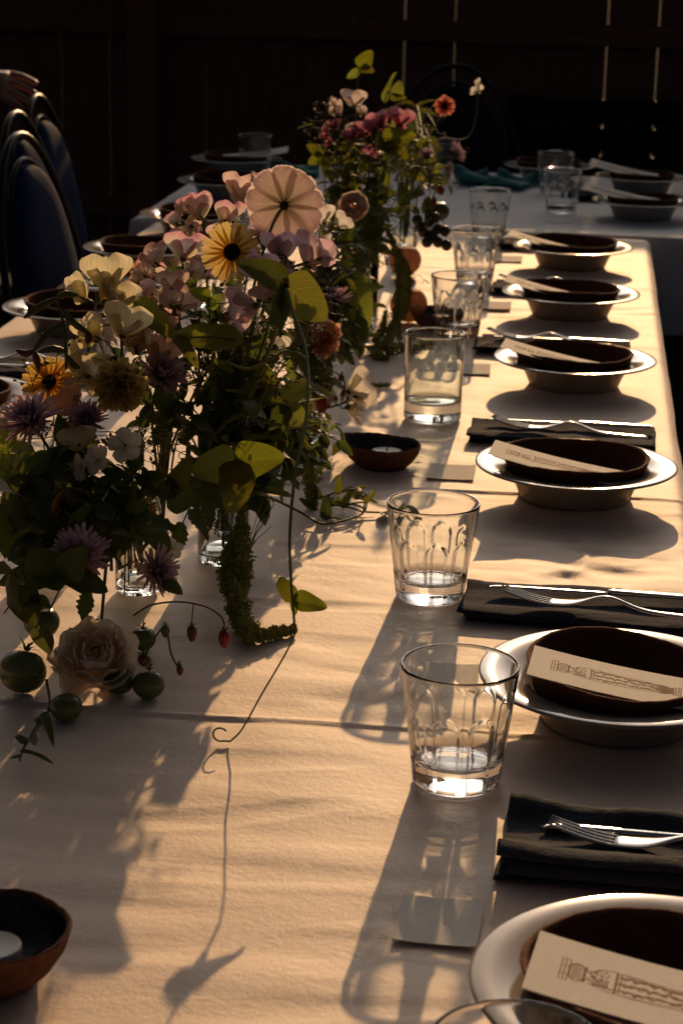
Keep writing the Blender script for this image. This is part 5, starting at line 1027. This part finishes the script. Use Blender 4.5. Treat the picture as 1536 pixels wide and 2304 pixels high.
def spray(label, base, tips, seed, mat='stem_gold', bud='stem_gold'):
    # airy stalk with hair thin side stalks that carry buds and narrow bracts
    rg = random.Random(seed); base = Vector((base[0], base[1], T+.02)); root = thing('bud_spray', label, 'foliage', base, 0, 'airy bud sprays in the bouquets'); b = MB(); k = MB()
    for tp in tips:
        tip = at(*tp); d = (tip-base).length; c = bez(base, base+Vector((0, 0, d*.5)), tip-(tip-base)*.2+Vector((0, 0, d*.1)), tip, 18); b.tube([q-base for q in c], [.0009-.0005*i/17 for i in range(18)], 5)
        for i in range(8, 18):
            for _ in range(2):
                p = c[i]; e = p+Vector((rg.uniform(-1, 1), rg.uniform(-.7, .7), rg.uniform(-.2, 1.1))).normalized()*rg.uniform(.008, .024); b.tube([q-base for q in bez(p, p+(e-p)*.4+Vector((0, 0, .002)), e-Vector((0, 0, .003)), e, 5)], .00035, 4)
                A = frame(e-p); A.translation = e-base; r = rg.uniform(.0011, .0024); m0 = MB().lathe([(1e-5, -r*1.2), (r*.8, -r*.4), (r, r*.4), (r*.5, r*1.6), (1e-5, r*2.2)], 6)
                n0 = len(k.v); k.v += [tuple(A @ Vector(v)) for v in m0.v]; k.uv += m0.uv; k.f += [tuple(n0+q for q in f) for f in m0.f]
    b.build('stem', MT[mat], root); o = k.build('bud_cluster', MT[bud], root); o['kind'] = 'stuff'
for j, (bs, tips, mt, bd) in enumerate((
    (B1, [(560, 690, 1.98), (610, 700, 2.02), (540, 620, 2.05)], 'stem_gold', 'stem_gold'), (B1, [(480, 600, 2.1), (440, 640, 2.08)], 'stem', 'stem_gold'), (B1, [(700, 620, 2.1), (725, 700, 2.15), (690, 750, 2.1)], 'stem_gold', 'stem_gold'), (B0, [(300, 660, 2.0), (340, 690, 1.98)], 'stem', 'stem_gold'),
    (B3, [(130, 780, 1.86), (70, 850, 1.84)], 'stem_gold', 'stem_gold'), (B1, [(640, 820, 1.98), (600, 880, 1.95), (690, 870, 2.1)], 'stem_gold', 'stem_gold'), (B0, [(420, 780, 1.95), (390, 860, 1.92)], 'stem_gold', 'stem'), (B2, [(320, 960, 1.82), (380, 1000, 1.84), (250, 1000, 1.78)], 'stem_gold', 'stem_gold'),
    (BM, [(740, 500, 2.8), (770, 560, 2.75), (720, 560, 2.75)], 'stem_gold', 'stem_gold'), (BM, [(820, 600, 2.85), (790, 560, 2.9)], 'stem_gold', 'stem_gold'), (BM, [(700, 720, 2.5), (760, 800, 2.5)], 'stem_gold', 'stem_red'), (BG, [(720, 250, 3.32), (690, 290, 3.3), (740, 240, 3.32)], 'stem_gold', 'stem_gold'),
    (BG, [(770, 320, 3.25), (830, 380, 3.2), (850, 330, 3.25)], 'stem_gold', 'stem_gold'), (BF, [(940, 300, 3.42), (970, 330, 3.45), (985, 300, 3.44)], 'stem_gold', 'stem_gold'), (BF, [(910, 420, 3.35), (960, 420, 3.42)], 'stem_gold', 'stem_gold'), (BG, [(740, 380, 3.2), (730, 450, 3.15)], 'stem_gold', 'stem_gold'), (BG, [(860, 500, 3.15), (890, 450, 3.25)], 'stem_gold', 'stem_gold'))):
    spray(where(tips[0][0], tips[0][1], 'airy bud spray'), bs, tips, 900+j, mt, bd)
rg = random.Random(8); b = MB(); p0 = on(555, 1265, T+.01)
for k in range(26):
    e = p0+Vector((rg.uniform(-.055, .03), rg.uniform(-.03, .02), rg.uniform(.03, .09))); b.tube(bez(Vector(), (e-p0)*.3+Vector((0, 0, .02)), (e-p0)*.7, e-p0, 6), .0004, 4)
o = b.build('feathery_sprig', MT['stem']); o.location = p0; tag(o, 'feathery fine leaved sprig in front of the clear cylinder vase', 'foliage')

# seed pods
def pods(label, base_px, pts, pl):
    base = at(*base_px); root = thing('pod_stalk', label, 'foliage', base); sp = spline([at(*p) for p in pts], 6); MB().tube([q-base for q in sp], .0014, 6).build('stem', MT['stem'], root)
    for a, m, e, mat in pl:
        c = spline([at(*a), at(*m), at(*e)], 7); n = len(c); MB().tube([q-base for q in c], [.0008+.0028*sin(pi*min(.97, (i+1)/n))**.6*(1+.15*sin(i*2.2)) for i in range(n)], 7).build('seed_pod', MT[mat], root)
    return root
pods('stalk of curved green and dark red seed pods in front of the left bowl', (150, 800, 1.84), [(150, 830, 1.84), (145, 740, 1.84), (128, 668, 1.84)],
     [((128, 672, 1.84), (90, 690, 1.83), (55, 715, 1.82), 'stem'), ((130, 668, 1.84), (150, 662, 1.84), (175, 664, 1.85), 'stem'), ((140, 695, 1.84), (165, 725, 1.84), (200, 750, 1.84), 'stem'), ((138, 730, 1.84), (108, 750, 1.83), (75, 790, 1.82), 'stem'),
      ((75, 790, 1.82), (58, 796, 1.82), (38, 788, 1.82), 'seed_red'), ((78, 792, 1.82), (84, 812, 1.82), (86, 830, 1.82), 'seed_red'), ((148, 790, 1.84), (118, 785, 1.83), (88, 792, 1.83), 'stem'), ((150, 800, 1.84), (165, 820, 1.84), (180, 828, 1.84), 'stem'), ((196, 745, 1.84), (200, 760, 1.84), (196, 772, 1.84), 'seed_red')])

# amaranth tassels: beaded strands
def tassel(label, pts, rads, n, seed, kind='tassel'):
    rg = random.Random(seed); W_ = [p if isinstance(p, Vector) else at(*p) for p in pts]; sp = spline(W_, 10); m = len(sp); root = thing('amaranth', label, 'flower', W_[0])
    rr = np.interp(np.linspace(0, 1, m), np.linspace(0, 1, len(rads)), rads); rr = rr*(1+.30*vnoise(np.arange(m)*.55, np.arange(m)*0, seed)+.12*vnoise(np.arange(m)*1.9, np.arange(m)*0, seed+5))
    MB().tube([q-root.location for q in sp], [r*.62 for r in rr], 8).build('stem', MT['amaranth'], root); b = MB()
    tet = [(1, 0, -.4), (-.5, .87, -.4), (-.5, -.87, -.4), (0, 0, 1.1), (0, 0, -.8)]
    for k in range(n):
        u = rg.random()*(m-1.01); i = int(u); p = sp[i].lerp(sp[i+1], u-i); t = (sp[min(i+1, m-1)]-sp[max(i-1, 0)]).normalized(); d = t.orthogonal().normalized(); d.rotate(Quaternion(t, rg.uniform(0, 6.28)))
        r = rr[i]*rg.uniform(.6, 1.15)*(1+.22*sin(u*1.9+seed)+.22*sin(5*atan2(d.y, d.x)+u*.9)); q = p+d*r; s = rg.uniform(.0007, .0016)
        if q.z < T+.001: q.z = T+.001
        A = frame(d+t*rg.uniform(-.6, .6)); b.add([tuple(q-root.location+(A @ Vector(v))*s) for v in tet], [(0, 1, 3), (1, 2, 3), (2, 0, 3), (1, 0, 4), (2, 1, 4), (0, 2, 4)])
    o = b.build('bead_cluster', MT['amaranth'], root, False); o['kind'] = 'stuff'; return root
tassel('long green amaranth tassel hanging from the near bouquet and curling along the cloth', [(548, 1120, 1.93), (538, 1190, 1.90), (520, 1265, 1.87), (530, 1330, 1.83), (540, 1392, 1.80), on(560, 1422, T+.011), on(592, 1430, T+.008), on(630, 1422, T+.006), on(664, 1416, T+.005)], [.003, .0045, .0095, .0108, .0078, .0068, .0055, .0045, .003], 7500, 1)
tassel('short amaranth strand lying over the long hanging tassel', [(552, 1180, 1.89), (548, 1230, 1.865), (552, 1290, 1.85), (545, 1340, 1.835)], [.003, .006, .007, .003], 1500, 11)
tassel('thin amaranth strand on the left side of the long hanging tassel', [(520, 1210, 1.88), (508, 1260, 1.86), (512, 1310, 1.85), (518, 1345, 1.84)], [.002, .005, .006, .002], 1100, 12)
tassel('dark amaranth strand hanging straight left of the teardrop candle dish', [(690, 985, 2.24), (694, 1040, 2.23), (700, 1100, 2.22), (706, 1150, 2.21)], [.006, .008, .009, .004], 1800, 13)
tassel('dark amaranth strand hanging behind the dangling bean vine', [(655, 960, 2.16), (652, 1010, 2.15), (650, 1065, 2.14)], [.005, .007, .004], 1200, 14)
tassel('green amaranth tassel of the far bouquet hanging to the cloth', [(872, 520, 3.2), (888, 560, 3.18), (896, 640, 3.16), (892, 700, 3.14), (874, 760, 3.08), on(852, 792, T+.008)], [.003, .005, .0065, .0075, .010, .006], 3000, 2)
tassel('second amaranth strand twisted beside the tassel of the far bouquet', [(884, 540, 3.2), (900, 600, 3.17), (908, 650, 3.15), (896, 715, 3.13), (898, 765, 3.10)], [.002, .005, .0055, .006, .002], 1500, 21)
tassel('amaranth strand slumping on the cloth at the foot of the far bouquet', [(868, 700, 3.13), (858, 745, 3.09), on(838, 778, T+.010), on(846, 800, T+.006), on(875, 806, T+.005)], [.003, .007, .009, .007, .002], 1700, 22)
tassel('slim amaranth strand in front of the reddish peach', [(896, 560, 3.22), (906, 590, 3.2), (903, 630, 3.19), (912, 668, 3.18)], [.002, .004, .0045, .001], 900, 23)
tassel('shorter amaranth strand beside the peaches', [(880, 560, 3.22), (912, 600, 3.22), (918, 660, 3.2), (905, 720, 3.18)], [.004, .007, .008, .005], 1800, 3)
tassel('thin amaranth tip lying on the cloth behind the straight tumbler', [on(870, 790, T+.008), on(920, 775, T+.006), on(980, 770, T+.004)], [.010, .008, .003], 800, 4)
tassel('small amaranth end lying on the cloth beside the white sweet pea', [on(790, 872, T+.006), on(830, 868, T+.005), on(878, 866, T+.003)], [.003, .0035, .002], 420, 5)

# fruit
def fruit(label, p, r, mat, name, cat, group=None, calyx=True, flat=.9, tilt=(0, 0), stalk=.5):
    P = []
    for i in range(17):
        th = pi*i/16; rr = r*sin(th); z = -r*flat*cos(th); dim = .22*r*math.exp(-((pi-th)/.35)**2); P.append((max(rr, 1e-5), z-dim))
    o = MB().lathe(P, 28, lambda q, z, a: q*(1+.025*sin(5*a)+.02*sin(2*a+1))).build(name, MT[mat]); o.location = p; o.rotation_euler = (tilt[0], tilt[1], .4); tag(o, label, cat, group)
    if calyx:
        b = MB(); zt = r*flat*.86
        for k in range(5):
            a = 2*pi*k/5; b.grid([[(r*(.06+.62*u)*cos(a)-v*r*.10*(1-u)*sin(a), r*(.06+.62*u)*sin(a)+v*r*.10*(1-u)*cos(a), zt+r*(.10+.45*u*(k % 2)+.12*sin(3*u))) for v in (-1, 0, 1)] for u in (0, .33, .66, 1)])
        b.tube([(0, 0, zt), (r*.05, 0, zt+r*.3), (r*.2, 0, zt+r*stalk)], r*.05, 5); b.build('calyx', MT['leaf_dark'], o)
    return o
TM = 'unripe green tomatoes on the cloth'
fruit('largest green tomato, at the left edge by the garden rose', on(52, 1510, T+.021)+Vector((0, 0, 0)), .0205, 'tomato', 'tomato', 'tomato', TM, True, .92, (-.5, .3))
fruit('green tomato in deep shade above the largest one', on(95, 1400, T+.024), .0165, 'tomato', 'tomato', 'tomato', TM)
fruit('green tomato lying alone below the garden rose', on(150, 1592, T+.0135), .0135, 'tomato', 'tomato', 'tomato', TM, False)
fruit('green tomato half under the right side of the garden rose', on(268, 1530, T+.0135), .0138, 'tomato', 'tomato', 'tomato', TM, False)
fruit('green tomato with spiky dark calyx right of the garden rose', on(335, 1540, T+.0135), .0138, 'tomato', 'tomato', 'tomato', TM, True, .92, (-.4, .1))
fruit('small green tomato behind the right tip of the garden rose', on(322, 1437, T+.0125), .0120, 'tomato', 'tomato', 'tomato', TM, True)
fruit('reddish peach standing behind the hanging amaranth', on(912, 585, T+.030), .0300, 'peach', 'peach', 'peach', 'peaches beside the far bouquet', False, .95)
fruit('orange peach half hidden by the hanging amaranth, nearest of the peaches', on(920, 685, T+.031), .0310, 'peach', 'peach', 'peach', 'peaches beside the far bouquet', False, .95)
fruit('green plum at the right of the far bouquet', at(985, 475, 3.55), .020, 'tomato', 'plum', 'fruit', None, False)
def cluster(label, pts, r, mat, stem_from, name='berry_cluster'):
    base = at(*stem_from); root = thing(name, label, 'berries', base); B_ = MB().lathe([(max(1e-5, r*sin(pi*i/10)), -r*cos(pi*i/10)) for i in range(11)], 14).mesh('berry', MT[mat])
    for p in pts:
        q = at(*p); obj('berry', B_, root, Matrix.Translation(q-base)); MB().tube([x-base for x in bez(base, base.lerp(q, .4)+Vector((0, 0, .008)), q+Vector((0, 0, r*1.6)), q+Vector((0, 0, r*.9)), 7)], .0006, 5).build('stalk', MT['stem'], root)
    return root
cluster('drooping cluster of dark green berries beside a faceted glass at far bouquet', [(938, 495, 3.45), (952, 522, 3.45), (965, 500, 3.47), (972, 530, 3.45), (985, 515, 3.46), (985, 545, 3.44), (1000, 520, 3.46), (1004, 552, 3.44), (960, 545, 3.44), (978, 490, 3.48), (945, 510, 3.46)], .0095, 'dark_berry', (960, 455, 3.48))
def strawberries(label, stem_pts, berries, seed, smat='stem_red'):
    W_ = [p if isinstance(p, Vector) else at(*p) for p in stem_pts]; base = W_[0]; root = thing('berry_branch', label, 'berries', base); sp = spline(W_, 7); MB().tube([q-base for q in sp], .0009, 6).build('stem', MT[smat], root)
    for k, (px, py, Y, r, ln, mat) in enumerate(berries):
        q = at(px, py, Y); b = MB().lathe([(1e-5, -ln), (r*.45, -ln*.85), (r*.85, -ln*.35), (r, .1*ln), (r*.8, .6*ln), (r*.3, .8*ln), (1e-5, .8*ln)], 16, lambda rr, z, a: rr*(1+.06*sin(8*a+z*2600)))
        o = b.build('berry', MT[mat], root); o.location = q-base
        c = MB()
        for j in range(6):
            a = 2*pi*j/6; c.grid([[(r*(.2+1.1*u)*cos(a)-v*r*.22*(1-u)*sin(a), r*(.2+1.1*u)*sin(a)+v*r*.22*(1-u)*cos(a), ln*.72+r*(.35*u+.3*sin(3*u))) for v in (-1, 1)] for u in (0, .5, 1)])
        c.build('calyx', MT['leaf_dark'], o); s = min(sp, key=lambda t: abs(t.x-q.x)+.2*(t-q).length)
        MB().tube([t-base for t in bez(s, s+Vector((0, 0, .001)), q+Vector((0, 0, ln*.8+.010)), q+Vector((0, 0, ln*.75)), 7)], .0006, 5).build('stalk', MT[smat], root)
    return root
strawberries('arching red stem with two hanging wild strawberries over the cloth', [(300, 1385, 1.68), (340, 1362, 1.68), (400, 1354, 1.67), (460, 1364, 1.66), (495, 1385, 1.66), (504, 1402, 1.66)],
             [(432, 1424, 1.66, .0046, .0085, 'seed_red'), (505, 1436, 1.655, .0056, .0095, 'strawberry')], 1)
strawberries('stem with dark rosehip like berries and buds beside the papery white sweet pea', [(640, 880, 2.35), (690, 850, 2.38), (730, 830, 2.4), (770, 850, 2.4), (776, 880, 2.4)],
             [(724, 908, 2.36, .0085, .012, 'strawberry'), (772, 885, 2.4, .003, .005, 'seed_red'), (768, 850, 2.4, .0035, .005, 'seed_red'), (735, 872, 2.38, .003, .005, 'seed_red'), (700, 870, 2.38, .0035, .006, 'seed_red')], 2)
strawberries('small red berries at the right of the far bouquet', [(960, 470, 3.45), (985, 420, 3.48), (995, 410, 3.48)], [(992, 428, 3.47, .006, .009, 'strawberry'), (975, 455, 3.46, .006, .009, 'seed_red')], 3)
strawberries('dried stalks with spiky dark seed heads at the right of the garden rose', [(330, 1470, 1.62), (345, 1440, 1.62), (372, 1412, 1.62), (385, 1470, 1.61), (400, 1500, 1.6)], [(405, 1508, 1.6, .003, .005, 'seed_red'), (325, 1485, 1.61, .006, .006, 'seed_red'), (372, 1420, 1.62, .004, .006, 'tomato')], 4, 'stem')

# ------------------------------------------------------------------ the hand resting on a chair at the left edge
def hand():
    y0 = 4.66; o = at(-4, 184, y0); px = 1.0/F_PX*(y0/1.0)*1.01
    def H(dx, dy, dd): return Vector((dx*px, dd, -dy*px))     # offsets in photograph pixels at that distance, depth in metres
    V, R, E_ = [], [], []
    def chain(pts, rads, root=None):
        last = root
        for p, r in zip(pts, rads):
            V.append(p); R.append(r); i = len(V)-1
            if last is not None: E_.append((last, i))
            last = i
        return last
    w = chain([H(-20, -2, 0)], [.027]); chain([H(-95, -8, -.03), H(-190, 10, -.08), H(-300, 60, -.14)], [.024, .030, .038], w)
    p = chain([H(10, -2, .0)], [.024], w)
    for k, (dy, dd, L, dr, r) in enumerate(((-16, .030, 68, 22, .0088), (0, .008, 70, 26, .0090), (16, -.014, 62, 28, .0086), (30, -.034, 50, 26, .0076))):
        chain([H(18, dy, dd), H(18+L*.45, dy+dr*.25, dd), H(18+L*.75, dy+dr*.62, dd-.002), H(18+L, dy+dr, dd-.004)], [r*1.25, r*1.02, r*.96, r*.82], p)
    chain([H(-2, 30, .01), H(22, 46, .022), H(44, 58, .028)], [.0125, .0105, .0090], w)
    me = bpy.data.meshes.new('person'); me.from_pydata([tuple(v) for v in V], E_, []); ob = bpy.data.objects.new('person', me); COL.objects.link(ob); ob.location = o
    ob.modifiers.new('skin', 'SKIN'); sv = me.skin_vertices[0].data if me.skin_vertices else None
    if sv is None:
        bpy.context.view_layer.objects.active = ob; sv = me.skin_vertices[0].data
    for i, r in enumerate(R): sv[i].radius = (r, r*.92)
    sv[0].use_root = True
    s = ob.modifiers.new('smooth', 'SUBSURF'); s.levels = 2; s.render_levels = 2
    me.materials.append(MT['skin']); md = ob.modifiers['skin']; md.use_smooth_shade = True
    return tag(ob, 'bare hand of a person resting on a chair top at the left edge', 'person')
hand()

# ------------------------------------------------------------------ light through glass
for o in casters:
    o.cycles.is_caustics_caster = True
for o in bpy.data.objects:
    if o.name.startswith(('tablecloth', 'place_card')): o.cycles.is_caustics_receiver = True
